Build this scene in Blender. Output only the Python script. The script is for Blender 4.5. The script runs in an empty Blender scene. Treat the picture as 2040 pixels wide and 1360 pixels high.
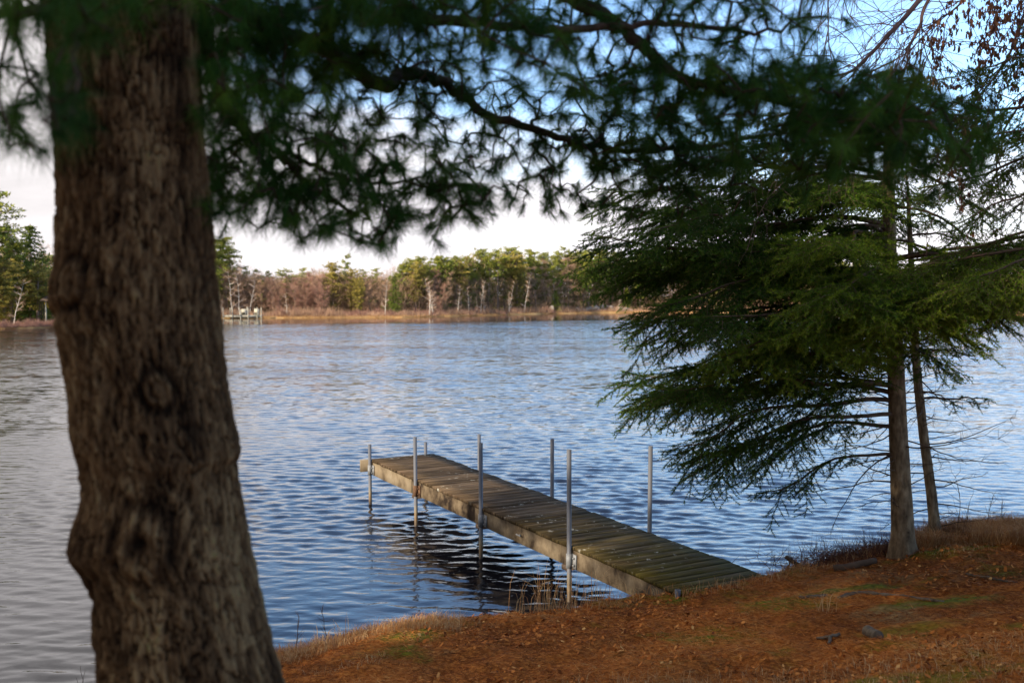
import bpy, math, random
import numpy as np
from mathutils import Vector, Matrix, Euler
R = math.radians
random.seed(7)
rng = np.random.default_rng(11)
S = bpy.context.scene
COL = S.collection

# ------------------------------------------------------------------ camera
FPX = 1983.0            # focal length in pixels of a 2040 px wide frame (35 mm lens)
CH = 3.0                # eye height above the lake
PITCH = math.atan(90 / FPX)
cam_d = bpy.data.cameras.new("camera")
cam = bpy.data.objects.new("camera", cam_d)
COL.objects.link(cam)
cam.location = (0, 0, CH)
cam.rotation_euler = (math.pi / 2 - PITCH, 0, 0)
cam_d.sensor_width = 36
cam_d.lens = 35.0
cam_d.clip_start = 0.05
cam_d.clip_end = 6000
cam_d.dof.use_dof = True
cam_d.dof.focus_distance = 9.6
cam_d.dof.aperture_fstop = 2.6
S.camera = cam

# ------------------------------------------------------------------ world
SUN_EL, SUN_AZ = 24.0, -128.0      # azimuth measured from +Y (ahead) towards +X (right): behind left
w = bpy.data.worlds.new("World")
S.world = w
w.use_nodes = True
nt = w.node_tree
nt.nodes.clear()
N = nt.nodes.new
L = nt.links.new
sky = N('ShaderNodeTexSky')
sky.sky_type = 'NISHITA'
sky.sun_disc = False
sky.sun_elevation = R(SUN_EL)
sky.sun_rotation = R(SUN_AZ)
sky.air_density = 1.1
sky.dust_density = 0.3
sky.ozone_density = 2.5
bg1 = N('ShaderNodeBackground'); bg1.inputs[1].default_value = 0.15
tint = N('ShaderNodeMix'); tint.data_type = 'RGBA'; tint.blend_type = 'MULTIPLY'; tint.inputs[0].default_value = 1
L(sky.outputs[0], tint.inputs[6]); tint.inputs[7].default_value = (.93, 1.03, 1.17, 1)
L(tint.outputs[2], bg1.inputs[0])
tc = N('ShaderNodeTexCoord')
sep = N('ShaderNodeSeparateXYZ'); L(tc.outputs['Generated'], sep.inputs[0])
def mth(op, a, b=None, c=None):
    n = N('ShaderNodeMath'); n.operation = op
    for i, v in enumerate((a, b, c)):
        if v is None: continue
        if isinstance(v, (int, float)): n.inputs[i].default_value = v
        else: L(v, n.inputs[i])
    return n.outputs[0]
def mrange(v, a, b, c, d):
    n = N('ShaderNodeMapRange'); n.interpolation_type = 'SMOOTHSTEP'
    L(v, n.inputs[0])
    for i, q in enumerate((a, b, c, d)): n.inputs[i + 1].default_value = q
    return n.outputs[0]
az = mth('ARCTAN2', sep.outputs[0], sep.outputs[1])
mp = N('ShaderNodeMapping'); mp.inputs['Scale'].default_value = (2.2, 2.2, 11)
L(tc.outputs['Generated'], mp.inputs[0])
nz = N('ShaderNodeTexNoise'); nz.inputs['Scale'].default_value = 1.6; nz.inputs['Detail'].default_value = 7; nz.inputs['Roughness'].default_value = .58
L(mp.outputs[0], nz.inputs['Vector'])
thr = mth('ADD', mrange(az, -0.02, 0.35, 0.150, 0.105), mrange(mth('ADD', az, mth('MULTIPLY', mth('SUBTRACT', nz.outputs[0], 0.5), 0.25)), -0.46, -0.26, 1.4, 0.0))
thr = mth('ADD', thr, mrange(az, -0.42, 0.0, 0.06, 0.0))
thr = mth('ADD', thr, mth('MULTIPLY', mth('SUBTRACT', nz.outputs[0], 0.5), 0.30))
mask = mrange(mth('SUBTRACT', thr, sep.outputs[2]), -0.07, 0.07, 0.0, 1.0)
wisps = mth('MULTIPLY', mrange(nz.outputs[0], 0.50, 0.76, 0.0, 0.38), mrange(sep.outputs[2], 0.1, 0.5, 1.0, 0.25))
mask = mth('MAXIMUM', mask, wisps)
crl = N('ShaderNodeMix'); crl.data_type = 'RGBA'
L(mrange(az, -0.45, -0.05, 0.0, 1.0), crl.inputs[0])
crl.inputs[6].default_value = (0.70, 0.665, 0.67, 1)      # greyer cloud bank to the left
crl.inputs[7].default_value = (0.86, 0.83, 0.86, 1)
cm = N('ShaderNodeMix'); cm.data_type = 'RGBA'; cm.blend_type = 'MULTIPLY'; cm.inputs[0].default_value = 1
L(crl.outputs[2], cm.inputs[6])
shade = N('ShaderNodeMapRange'); L(nz.outputs[0], shade.inputs[0])
for i, q in enumerate((0.3, 0.7, 0.82, 1.12)): shade.inputs[i + 1].default_value = q
comb = N('ShaderNodeCombineColor')
for i in range(3): L(shade.outputs[0], comb.inputs[i])
L(comb.outputs[0], cm.inputs[7])
bg2 = N('ShaderNodeBackground'); bg2.inputs[1].default_value = 0.84
L(cm.outputs[2], bg2.inputs[0])
ms = N('ShaderNodeMixShader'); L(mask, ms.inputs[0]); L(bg1.outputs[0], ms.inputs[1]); L(bg2.outputs[0], ms.inputs[2])
out = N('ShaderNodeOutputWorld'); L(ms.outputs[0], out.inputs[0])

sd = bpy.data.lights.new("sun", 'SUN'); sd.energy = 5.0; sd.angle = R(0.53); sd.color = (1.0, 0.86, 0.68)
sun = bpy.data.objects.new("sun", sd); COL.objects.link(sun)
sv = Vector((math.sin(R(SUN_AZ)) * math.cos(R(SUN_EL)), math.cos(R(SUN_AZ)) * math.cos(R(SUN_EL)), math.sin(R(SUN_EL))))
sun.rotation_euler = sv.to_track_quat('Z', 'Y').to_euler()

S.view_settings.view_transform = 'Standard'
S.view_settings.look = 'None'
S.view_settings.exposure = 0.93
S.view_settings.gamma = 1
S.cycles.use_denoising = True
S.cycles.max_bounces = 6
S.cycles.diffuse_bounces = 2
S.cycles.glossy_bounces = 3
S.cycles.transmission_bounces = 2
S.cycles.caustics_reflective = False
S.cycles.caustics_refractive = False

# ------------------------------------------------------------------ helpers
_c, _s = math.cos(PITCH), math.sin(PITCH)
def at(px, py, Y):
    """world point seen at a pixel of the photograph, at distance Y ahead"""
    x = (px - 1020) / FPX; u = -(py - 680) / FPX
    r = np.array([x, _c + u * _s, u * _c - _s])
    return np.array([0, 0, CH]) + r * (Y / r[1])
def proj(P):
    P = np.asarray(P, float)
    v = P - np.array([0, 0, CH])
    f = v[..., 1] * _c - v[..., 2] * _s; u = v[..., 1] * _s + v[..., 2] * _c
    return 1020 + FPX * v[..., 0] / f, 680 - FPX * u / f

def tag(o, label=None, cat=None, group=None, kind=None):
    if label: o['label'] = label
    if cat: o['category'] = cat
    if group: o['group'] = group
    if kind: o['kind'] = kind
    return o
def empty(name, loc, label=None, cat=None, group=None):
    o = bpy.data.objects.new(name, None); COL.objects.link(o)
    o.location = tuple(float(v) for v in loc); o.empty_display_size = .2
    return tag(o, label, cat, group)
def link(name, me, parent=None, mat=None, smooth=True):
    o = bpy.data.objects.new(name, me); COL.objects.link(o)
    if mat: me.materials.append(mat)
    if smooth: me.polygons.foreach_set('use_smooth', [True] * len(me.polygons))
    if parent is not None:
        o.parent = parent
        o.matrix_parent_inverse = Matrix.Translation(-world_loc(parent))
    return o
def world_loc(o):
    v = Vector(o.location)
    if o.parent: v = v + world_loc(o.parent) - (world_loc(o.parent) if o.type == 'MESH' else Vector((0, 0, 0)))
    return v
def mesh_np(name, V, faces, var=None):
    """V (n,3); faces: list of int arrays, each (m,k)"""
    me = bpy.data.meshes.new(name)
    V = np.asarray(V, np.float32)
    me.vertices.add(len(V)); me.vertices.foreach_set('co', V.ravel())
    faces = [np.asarray(f, np.int32) for f in faces if len(f)]
    nl = sum(f.size for f in faces); nf = sum(len(f) for f in faces)
    me.loops.add(nl); me.loops.foreach_set('vertex_index', np.concatenate([f.ravel() for f in faces]))
    me.polygons.add(nf)
    tot = np.concatenate([np.full(len(f), f.shape[1], np.int32) for f in faces])
    st = np.concatenate([[0], np.cumsum(tot)[:-1]]).astype(np.int32)
    me.polygons.foreach_set('loop_start', st); me.polygons.foreach_set('loop_total', tot)
    if var is not None:
        a = me.attributes.new('var', 'FLOAT', 'POINT'); a.data.foreach_set('value', np.asarray(var, np.float32))
    me.update(calc_edges=True)
    return me
def nrm(v):
    return v / np.maximum(np.linalg.norm(v, axis=-1, keepdims=True), 1e-9)
def frames(d):
    """two unit vectors perpendicular to each direction"""
    ref = np.where(np.abs(d[:, 2:3]) < .9, np.array([[0, 0, 1.]]), np.array([[1., 0, 0]]))
    a = nrm(np.cross(d, ref)); b = np.cross(d, a)
    return a, b
def segs(P0, P1, r0, r1, k=4):
    """independent tapered prisms"""
    P0 = np.atleast_2d(P0); P1 = np.atleast_2d(P1)
    n = len(P0); r0 = np.broadcast_to(r0, n); r1 = np.broadcast_to(r1, n)
    a, b = frames(nrm(P1 - P0))
    th = np.arange(k) * 2 * np.pi / k
    ring = a[:, None] * np.cos(th)[None, :, None] + b[:, None] * np.sin(th)[None, :, None]
    V = np.concatenate([P0[:, None] + ring * r0[:, None, None], P1[:, None] + ring * r1[:, None, None]], 1).reshape(-1, 3)
    base = (np.arange(n) * 2 * k)[:, None]
    F = []
    for i in range(k):
        j = (i + 1) % k
        F.append(base + np.array([[i, j, k + j, k + i]]))
    return V, np.concatenate(F)
def needles(B, D, ln, wd):
    """one thin triangle per needle"""
    n = len(B); ln = np.broadcast_to(ln, n); wd = np.broadcast_to(wd, n)
    a, b = frames(D)
    t = rng.uniform(0, np.pi, n)[:, None]
    sd_ = a * np.cos(t) + b * np.sin(t)
    V = np.stack([B - sd_ * wd[:, None] / 2, B + sd_ * wd[:, None] / 2, B + D * ln[:, None]], 1).reshape(-1, 3)
    return V, (np.arange(n) * 3)[:, None] + np.array([[0, 1, 2]])
def quads(C, A, B):
    """flat quads centre C, half-axes A,B, slightly folded along A"""
    V = np.stack([C - A - B * .35, C - B, C + A - B * .2, C + A * .6 + B, C - A * .7 + B * .9], 1).reshape(-1, 3)
    return V, (np.arange(len(C)) * 5)[:, None] + np.array([[0, 1, 2, 3, 4]])
class MB:
    def __init__(s): s.V = []; s.F = []; s.var = []; s.n = 0
    def add(s, V, *Fs, var=None):
        V = np.asarray(V, float)
        for F in Fs: s.F.append(np.asarray(F) + s.n)
        s.V.append(V); s.n += len(V)
        s.var.append(np.full(len(V), .5) if var is None else np.broadcast_to(var, len(V)))
        return s
    def mesh(s, name):
        byk = {}
        for F in s.F: byk.setdefault(F.shape[1], []).append(F)
        return mesh_np(name, np.concatenate(s.V), [np.concatenate(v) for v in byk.values()], np.concatenate(s.var))
    def build(s, name, mat, parent=None, smooth=True):
        return link(name, s.mesh(name), parent, mat, smooth)
def tube(pts, rad, k=8, cap=True):
    pts = np.asarray(pts, float); n = len(pts); rad = np.broadcast_to(rad, n)
    T = nrm(np.gradient(pts, axis=0))
    a = np.cross(T[0], [0, 0, 1.] if abs(T[0][2]) < .9 else [1., 0, 0]); a /= np.linalg.norm(a)
    V = []
    th = np.arange(k) * 2 * np.pi / k
    for i in range(n):
        a = a - T[i] * np.dot(a, T[i]); a /= np.linalg.norm(a); b = np.cross(T[i], a)
        V.append(pts[i] + rad[i] * (np.cos(th)[:, None] * a + np.sin(th)[:, None] * b))
    V = np.concatenate(V)
    i = np.arange(n - 1)[:, None] * k; j = np.arange(k)[None]; j2 = (j + 1) % k
    F = np.stack([i + j, i + j2, i + k + j2, i + k + j], -1).reshape(-1, 4)
    Fs = [F]
    if cap: Fs.append(np.array([list(range(k))[::-1]])); Fs.append(np.array([list(range((n - 1) * k, n * k))]))
    return V, Fs
def addtube(mb, pts, rad, k=8, var=None):
    V, Fs = tube(pts, rad, k); mb.add(V, *Fs, var=var); return mb
def smooth_path(P, m=6):
    """Catmull-Rom"""
    P = np.asarray(P, float)
    Q = np.vstack([2 * P[0] - P[1], P, 2 * P[-1] - P[-2]]); o = []
    t = np.linspace(0, 1, m, endpoint=False)[:, None]
    for i in range(1, len(Q) - 2):
        a, b, c, d = Q[i - 1], Q[i], Q[i + 1], Q[i + 2]
        o.append(.5 * (2 * b + (c - a) * t + (2 * a - 5 * b + 4 * c - d) * t ** 2 + (-a + 3 * b - 3 * c + d) * t ** 3))
    o.append(P[-1:])
    return np.concatenate(o)
def box(mb, o, ax, ay, az_, var=.5, jit=0):
    """box from corner o along three vectors"""
    o, ax, ay, az_ = [np.asarray(q, float) for q in (o, ax, ay, az_)]
    V = np.array([o, o + ax, o + ax + ay, o + ay, o + az_, o + ax + az_, o + ax + ay + az_, o + ay + az_])
    if jit: V = V + rng.normal(0, jit, V.shape)
    F = np.array([[0, 3, 2, 1], [4, 5, 6, 7], [0, 1, 5, 4], [1, 2, 6, 5], [2, 3, 7, 6], [3, 0, 4, 7]])
    mb.add(V, F, var=var)
# value noise
def _h(i, j, k, sd_):
    with np.errstate(over='ignore'):
        n = (i.astype(np.uint32) * np.uint32(374761393) + j.astype(np.uint32) * np.uint32(668265263) + k.astype(np.uint32) * np.uint32(2147483647 % 4294967295) + np.uint32(sd_ * 974634777 % 4294967296))
        n = (n ^ (n >> np.uint32(13))) * np.uint32(1274126177)
        n = n ^ (n >> np.uint32(16))
    return n.astype(np.float64) / 4294967295.0
def vnoise(x, y, z=None, seed=1):
    x = np.asarray(x, float); y = np.asarray(y, float); z = np.zeros_like(x) if z is None else np.asarray(z, float)
    xi, yi, zi = np.floor(x).astype(np.int64), np.floor(y).astype(np.int64), np.floor(z).astype(np.int64)
    fx, fy, fz = x - xi, y - yi, z - zi
    fx, fy, fz = [f * f * (3 - 2 * f) for f in (fx, fy, fz)]
    r = 0
    for a in (0, 1):
        for b in (0, 1):
            for c in (0, 1):
                r = r + _h(xi + a, yi + b, zi + c, seed) * (fx if a else 1 - fx) * (fy if b else 1 - fy) * (fz if c else 1 - fz)
    return r * 2 - 1
def fbm(x, y, z=None, o=4, seed=1):
    r = 0; a = 1; z = np.zeros_like(np.asarray(x, float)) if z is None else z
    for i in range(o):
        r = r + a * vnoise(np.asarray(x) * 2 ** i, np.asarray(y) * 2 ** i, np.asarray(z) * 2 ** i, seed + i * 7); a *= .5
    return r
def sstep(a, b, x):
    t = np.clip((x - a) / (b - a), 0, 1); return t * t * (3 - 2 * t)

# ------------------------------------------------------------------ materials
def mat(name, stops=None, rough=.8, spec=.12, scale=None, stretch=(1, 1, 1), bump=0, bscale=None, detail=6, var=0.0,
        trans=0, metal=0, coord='Object', bdist=.01):
    """colour ramp driven by noise + the 'var' vertex attribute"""
    m = bpy.data.materials.new(name); m.use_nodes = True
    t = m.node_tree; n = t.nodes; l = t.links; b = n['Principled BSDF']
    b.inputs['Roughness'].default_value = rough; b.inputs['Specular IOR Level'].default_value = spec
    b.inputs['Metallic'].default_value = metal
    tcn = n.new('ShaderNodeTexCoord'); mpn = n.new('ShaderNodeMapping'); mpn.inputs['Scale'].default_value = stretch
    l.new(tcn.outputs[coord], mpn.inputs[0])
    no = n.new('ShaderNodeTexNoise'); no.inputs['Scale'].default_value = scale or 5; no.inputs['Detail'].default_value = detail
    no.inputs['Roughness'].default_value = .62
    l.new(mpn.outputs[0], no.inputs['Vector'])
    fac = no.outputs[0]
    if var:
        at_ = n.new('ShaderNodeAttribute'); at_.attribute_name = 'var'
        mx = n.new('ShaderNodeMix'); mx.data_type = 'FLOAT'; mx.inputs[0].default_value = var
        l.new(fac, mx.inputs[2]); l.new(at_.outputs['Fac'], mx.inputs[3]); fac = mx.outputs[0]
    cr = n.new('ShaderNodeValToRGB'); l.new(fac, cr.inputs[0])
    e = cr.color_ramp.elements
    while len(e) > len(stops): e.remove(e[-1])
    while len(e) < len(stops): e.new(.5)
    for el, (p, c) in zip(e, stops): el.position = p; el.color = (*c, 1)
    l.new(cr.outputs[0], b.inputs['Base Color'])
    if bump:
        n2 = n.new('ShaderNodeTexNoise'); n2.inputs['Scale'].default_value = bscale or 20; n2.inputs['Detail'].default_value = 5
        l.new(mpn.outputs[0], n2.inputs['Vector'])
        bp = n.new('ShaderNodeBump'); bp.inputs['Strength'].default_value = bump; bp.inputs['Distance'].default_value = bdist
        l.new(n2.outputs[0], bp.inputs['Height']); l.new(bp.outputs[0], b.inputs['Normal'])
    if trans:
        tr = n.new('ShaderNodeBsdfTranslucent'); l.new(cr.outputs[0], tr.inputs[0])
        mxs = n.new('ShaderNodeMixShader'); mxs.inputs[0].default_value = trans
        l.new(b.outputs[0], mxs.inputs[1]); l.new(tr.outputs[0], mxs.inputs[2])
        l.new(mxs.outputs[0], n['Material Output'].inputs[0])
    return m
M = {}
M['pine_bark'] = mat('pine_bark', [(.25, (.009, .0045, .0015)), (.42, (.038, .020, .008)), (.58, (.095, .055, .024)), (.74, (.195, .128, .060)), (.84, (.15, .13, .048))],
                     rough=.92, scale=16, stretch=(1, 1, .8), bump=.9, bscale=60, var=.68, bdist=.008)
M['limb_bark'] = mat('limb_bark', [(.3, (.022, .014, .010)), (.7, (.07, .045, .032))], rough=.9, scale=30, bump=.4, bscale=60)
M['pine_needle'] = mat('pine_needle', [(.1, (.009, .034, .005)), (.5, (.028, .084, .010)), (.9, (.095, .17, .016))], rough=.75, spec=.12, var=.8, trans=.15, scale=4)
M['spruce_bark'] = mat('spruce_bark', [(.32, (.05, .033, .019)), (.5, (.17, .12, .07)), (.68, (.31, .235, .145)), (.8, (.42, .37, .27))], rough=.9, scale=14, stretch=(1, 1, .6), bump=.5, bscale=60, var=.35)
M['twig'] = mat('twig', [(.3, (.040, .024, .016)), (.7, (.13, .085, .055))], rough=.9, scale=6)
M['spruce_needle'] = mat('spruce_needle', [(.1, (.006, .022, .004)), (.36, (.018, .058, .007)), (.60, (.075, .135, .009)), (.95, (.18, .22, .014))], rough=.75, spec=.12, var=.8, trans=.18, scale=2)
M['birch_twig'] = mat('birch_twig', [(.3, (.05, .032, .030)), (.7, (.14, .085, .075))], rough=.7, scale=12)
M['dead_leaf'] = mat('dead_leaf', [(.2, (.075, .030, .018)), (.6, (.17, .075, .040)), (.9, (.26, .14, .07))], rough=.8, var=.9, trans=.25)
M['deck_wood'] = mat('deck_wood', [(.25, (.040, .030, .019)), (.5, (.095, .072, .046)), (.75, (.17, .135, .085))], rough=.88, scale=7, stretch=(1, 1, 1), bump=.35, bscale=35, var=.35)
M['metal'] = mat('metal', [(.3, (.14, .145, .15)), (.7, (.27, .28, .29))], rough=.7, metal=.35, scale=25)
M['rock'] = mat('rock', [(.3, (.14, .12, .10)), (.7, (.42, .37, .31))], rough=.9, scale=3, bump=.5, bscale=9, bdist=.05)
M['boulder'] = mat('boulder', [(.3, (.35, .27, .19)), (.7, (.62, .52, .40))], rough=.9, scale=1.5, bump=.5, bscale=6, bdist=.05)
M['white_wood'] = mat('white_wood', [(.3, (.28, .26, .20)), (.7, (.46, .43, .35))], rough=.7, scale=2)
M['dry_grass'] = mat('dry_grass', [(.1, (.24, .085, .025)), (.5, (.44, .225, .085)), (.9, (.58, .41, .20))], rough=.8, var=.9, trans=.2)
M['litter'] = mat('litter', [(.05, (.11, .032, .009)), (.4, (.38, .115, .022)), (.7, (.58, .21, .045)), (.95, (.60, .33, .11))], rough=.85, var=.9)
M['log'] = mat('log', [(.3, (.05, .036, .024)), (.7, (.17, .135, .095))], rough=.9, scale=16, bump=.5, bscale=40)
M['far_pine'] = mat('far_pine', [(.1, (.034, .055, .012)), (.5, (.13, .17, .030)), (.9, (.33, .32, .055))], rough=.8, spec=.1, var=.75, scale=.6, trans=.1)
M['far_pine_rusty'] = mat('far_pine_rusty', [(.1, (.06, .068, .015)), (.5, (.22, .20, .040)), (.9, (.44, .34, .08))], rough=.8, spec=.1, var=.75, scale=.6, trans=.1)
M['far_cedar'] = mat('far_cedar', [(.1, (.08, .12, .012)), (.5, (.22, .27, .03)), (.9, (.36, .36, .05))], rough=.8, spec=.1, var=.75, scale=.6, trans=.1)
M['far_trunk'] = mat('far_trunk', [(.3, (.12, .085, .06)), (.7, (.27, .20, .15))], rough=.9, scale=1)
M['far_twig'] = mat('far_twig', [(.1, (.17, .10, .06)), (.5, (.36, .225, .14)), (.9, (.55, .38, .26))], rough=.9, var=.7, scale=.5)
M['far_twig_red'] = mat('far_twig_red', [(.1, (.17, .085, .065)), (.5, (.32, .175, .13)), (.9, (.46, .28, .20))], rough=.9, var=.7, scale=.5)
M['far_birch'] = mat('far_birch', [(.3, (.44, .38, .32)), (.6, (.78, .72, .64))], rough=.8, scale=1.2)
M['far_ground'] = mat('far_ground', [(.3, (.25, .14, .05)), (.5, (.46, .29, .12)), (.7, (.60, .43, .20))], rough=.95, scale=.25, stretch=(1, 1, 1))
M['dark_wood'] = mat('dark_wood', [(.3, (.05, .035, .025)), (.7, (.12, .09, .07))], rough=.9, scale=3)
M['yellow_plastic'] = mat('yellow_plastic', [(.3, (.70, .50, .02)), (.7, (.80, .60, .04))], rough=.4, scale=1)

# water: tea-dark body, clear fresnel surface, small ripples as bump on top of the modelled waves
def water_mat():
    m = bpy.data.materials.new('lake_water'); m.use_nodes = True
    t = m.node_tree; n = t.nodes; l = t.links; b = n['Principled BSDF']
    b.inputs['Base Color'].default_value = (.006, .006, .008, 1)
    b.inputs['Roughness'].default_value = .035; b.inputs['IOR'].default_value = 1.58
    b.inputs['Specular IOR Level'].default_value = .5
    geo = n.new('ShaderNodeNewGeometry')
    sp = n.new('ShaderNodeSeparateXYZ'); l.new(geo.outputs['Position'], sp.inputs[0])
    def nz_(sx, sy, sc, det):
        mp_ = n.new('ShaderNodeMapping'); mp_.inputs['Scale'].default_value = (sx, sy, 1); mp_.inputs['Rotation'].default_value = (0, 0, .12)
        l.new(geo.outputs['Position'], mp_.inputs[0])
        q = n.new('ShaderNodeTexNoise'); q.inputs['Scale'].default_value = sc; q.inputs['Detail'].default_value = det; q.inputs['Roughness'].default_value = .5
        l.new(mp_.outputs[0], q.inputs['Vector']); return q.outputs[0]
    a = nz_(.45, 1, 10, 4); c = nz_(.5, 1, 3.0, 3); big = nz_(.3, 1, .07, 3)
    def mr(v, a0, a1, b0, b1):
        q = n.new('ShaderNodeMapRange'); q.interpolation_type = 'SMOOTHSTEP'; l.new(v, q.inputs[0])
        for i, x in enumerate((a0, a1, b0, b1)): q.inputs[i + 1].default_value = x
        return q.outputs[0]
    def mm(op, x, y):
        q = n.new('ShaderNodeMath'); q.operation = op
        for i, v in enumerate((x, y)):
            if isinstance(v, (int, float)): q.inputs[i].default_value = v
            else: l.new(v, q.inputs[i])
        return q.outputs[0]
    # sheltered smooth water near the far shore, patchy wind elsewhere
    wob = mm('MULTIPLY', mm('SUBTRACT', big, .5), 30)
    skew = mm('ADD', mm('ADD', sp.outputs[1], wob), mm('MULTIPLY', sp.outputs[0], -.55))
    calm = mr(skew, 112, 124, 1.0, 0.05)
    near = mr(sp.outputs[1], 6, 14, .35, 1.0)
    gust = mr(big, .35, .65, .75, 1.2)
    amp = mm('MULTIPLY', mm('MULTIPLY', calm, gust), near)
    far = mr(sp.outputs[1], 15, 40, 0.0, 1.0)
    h = mm('MULTIPLY', mm('MULTIPLY', a, .010), amp)
    bp = n.new('ShaderNodeBump'); bp.inputs['Strength'].default_value = 1.0; bp.inputs['Distance'].default_value = 1.0
    l.new(h, bp.inputs['Height'])
    # far off the wavelets are smaller than a pixel: take their slope straight from a vector noise
    def vec(sx, sy, sc, det, off):
        mp_ = n.new('ShaderNodeMapping'); mp_.inputs['Scale'].default_value = (sx, sy, 1); mp_.inputs['Location'].default_value = (off, off, 0)
        l.new(geo.outputs['Position'], mp_.inputs[0])
        q = n.new('ShaderNodeTexNoise'); q.inputs['Scale'].default_value = sc; q.inputs['Detail'].default_value = det; q.inputs['Roughness'].default_value = .6
        l.new(mp_.outputs[0], q.inputs['Vector'])
        v = n.new('ShaderNodeVectorMath'); v.operation = 'SUBTRACT'; l.new(q.outputs['Color'], v.inputs[0]); v.inputs[1].default_value = (.5, .5, .5); return v.outputs[0]
    v1 = vec(.4, 1, 5.5, 3, 0); v2 = vec(.3, 1, .55, 3, 7)
    av = n.new('ShaderNodeVectorMath'); av.operation = 'ADD'; l.new(v1, av.inputs[0]); v3 = n.new('ShaderNodeVectorMath'); v3.operation = 'SCALE'; l.new(v2, v3.inputs[0]); v3.inputs['Scale'].default_value = .35; l.new(v3.outputs[0], av.inputs[1])
    far = mr(sp.outputs[1], 11, 36, 0.05, 1.0)
    k = mm('MULTIPLY', mm('MULTIPLY', calm, gust), far)
    cx = n.new('ShaderNodeCombineXYZ'); l.new(mm('MULTIPLY', k, .45), cx.inputs[0]); l.new(mm('MULTIPLY', k, .85), cx.inputs[1])
    mv = n.new('ShaderNodeVectorMath'); mv.operation = 'MULTIPLY'; l.new(av.outputs[0], mv.inputs[0]); l.new(cx.outputs[0], mv.inputs[1])
    # facets leaning away from the eye hide behind the ones leaning towards it
    bias = n.new('ShaderNodeCombineXYZ'); l.new(mm('MULTIPLY', k, -.03), bias.inputs[1])
    ab = n.new('ShaderNodeVectorMath'); ab.operation = 'ADD'; l.new(mv.outputs[0], ab.inputs[0]); l.new(bias.outputs[0], ab.inputs[1])
    ad = n.new('ShaderNodeVectorMath'); ad.operation = 'ADD'; l.new(bp.outputs[0], ad.inputs[0]); l.new(ab.outputs[0], ad.inputs[1])
    nm_ = n.new('ShaderNodeVectorMath'); nm_.operation = 'NORMALIZE'; l.new(ad.outputs[0], nm_.inputs[0]); l.new(nm_.outputs[0], b.inputs['Normal'])
    l.new(mm('ADD', mm('MULTIPLY', k, .04), .02), b.inputs['Roughness'])
    return m
M['water'] = water_mat()

# ------------------------------------------------------------------ lake
def lake():
    Y = [2.5]
    while Y[-1] < 60: Y.append(Y[-1] + max(.018, .0034 * Y[-1]))
    k = .004
    while Y[-1] < 1500: k *= 1.035; Y.append(Y[-1] * (1 + k))
    Y = np.array(Y)
    u = np.concatenate([-np.geomspace(.66, 6, 40)[::-1], np.linspace(-.65, .65, 620), np.geomspace(.66, 6, 40)])
    UX, YY = np.meshgrid(u, Y)
    X = UX * np.maximum(YY, 4)
    H = np.zeros_like(X)
    r = np.random.default_rng(3)
    for i in range(64):
        lam = .10 * (4.6 ** r.random())
        ang = r.normal(.10, .33)          # travelling towards the shore, crests across the view
        kx, ky = math.sin(ang) * 2 * np.pi / lam, math.cos(ang) * 2 * np.pi / lam
        a = .0030 * (lam / .5) ** .85 * (.6 + .8 * r.random())
        dy = np.maximum(.018, .0034 * YY)
        damp = np.exp(-(dy * 3.2 / lam) ** 2)
        ph = 6.28 * r.random()
        p = kx * X + ky * YY + ph + 1.1 * vnoise(X * .25, YY * .25, seed=i + 5)
        H += a * damp * (np.sin(p) + .12 * np.sin(2 * p + 1.2))
    gust = .8 + .45 * fbm(X * .11, YY * .2, o=3, seed=77)
    near = .55 + .45 * sstep(8, 16, YY)
    H *= gust * near * sstep(60, 35, YY)
    V = np.stack([X, YY, H], -1).reshape(-1, 3)
    ny, nx = X.shape
    i = np.arange(ny - 1)[:, None] * nx + np.arange(nx - 1)[None]
    F = np.stack([i, i + 1, i + nx + 1, i + nx], -1).reshape(-1, 4)
    o = link('lake', mesh_np('lake', V, [F]), None, M['water'])
    tag(o, 'rippled blue lake water between the near bank and the far wooded shore', 'lake', kind='structure')
lake()

# ------------------------------------------------------------------ near bank
SH = np.array([(-40, -6, .45), (-12, 3.6, .35), (-6, 5.0, .3), (-3.5, 5.9, .3), (-2.3, 6.8, .28), (-1.72, 7.42, .3), (-1.43, 7.65, .3), (-1.17, 7.97, .3), (-.9, 8.11, .32), (-.08, 8.14, .32),
               (.33, 8.24, .35), (.68, 8.36, .38), (1.36, 8.43, .42), (2.32, 8.85, .5), (3.14, 9.17, .55), (3.57, 9.33, .6), (4.3, 9.7, .66), (4.94, 9.65, .7), (7, 9.8, .8), (12, 9, .8), (40, 4, .8)])
def ground_z(x, y, detail=True):
    x = np.asarray(x, float); y = np.asarray(y, float)
    ys = np.interp(x, SH[:, 0], SH[:, 1]); h0 = np.interp(x, SH[:, 0], SH[:, 2])
    ys = ys + .10 * fbm(x * 2.2, x * 0 + 3, o=3, seed=9)
    s = ys - y
    inland = .02 + .115 * np.clip(s, 0, 8.5) + .03 * fbm(x * .7, y * .7, o=3, seed=4) * sstep(0, 2, s)
    z = h0 + np.where(s > 0, inland + .035 * fbm(x * 2.1, y * 2.1, o=2, seed=19) * sstep(.1, .8, s), 0)
    d = np.clip(-s, 0, None)
    z = np.where(s > 0, z, h0 - (h0 + .25) * sstep(0, .5, d) - 1.2 * sstep(.3, 4, d))
    # raised tree foot and a low hump by the spruce, hollow in front
    z = z + .04 * np.exp(-((x - 1.75) ** 2 / .18 + (y - 8.25) ** 2 / .06))
    z = z + .05 * np.exp(-((x - 3.45) ** 2 + (y - 8.6) ** 2) / .35)
    if detail:
        z = z + .018 * fbm(x * 5, y * 5, o=4, seed=14) * sstep(-.6, .1, s)
    return z
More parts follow.
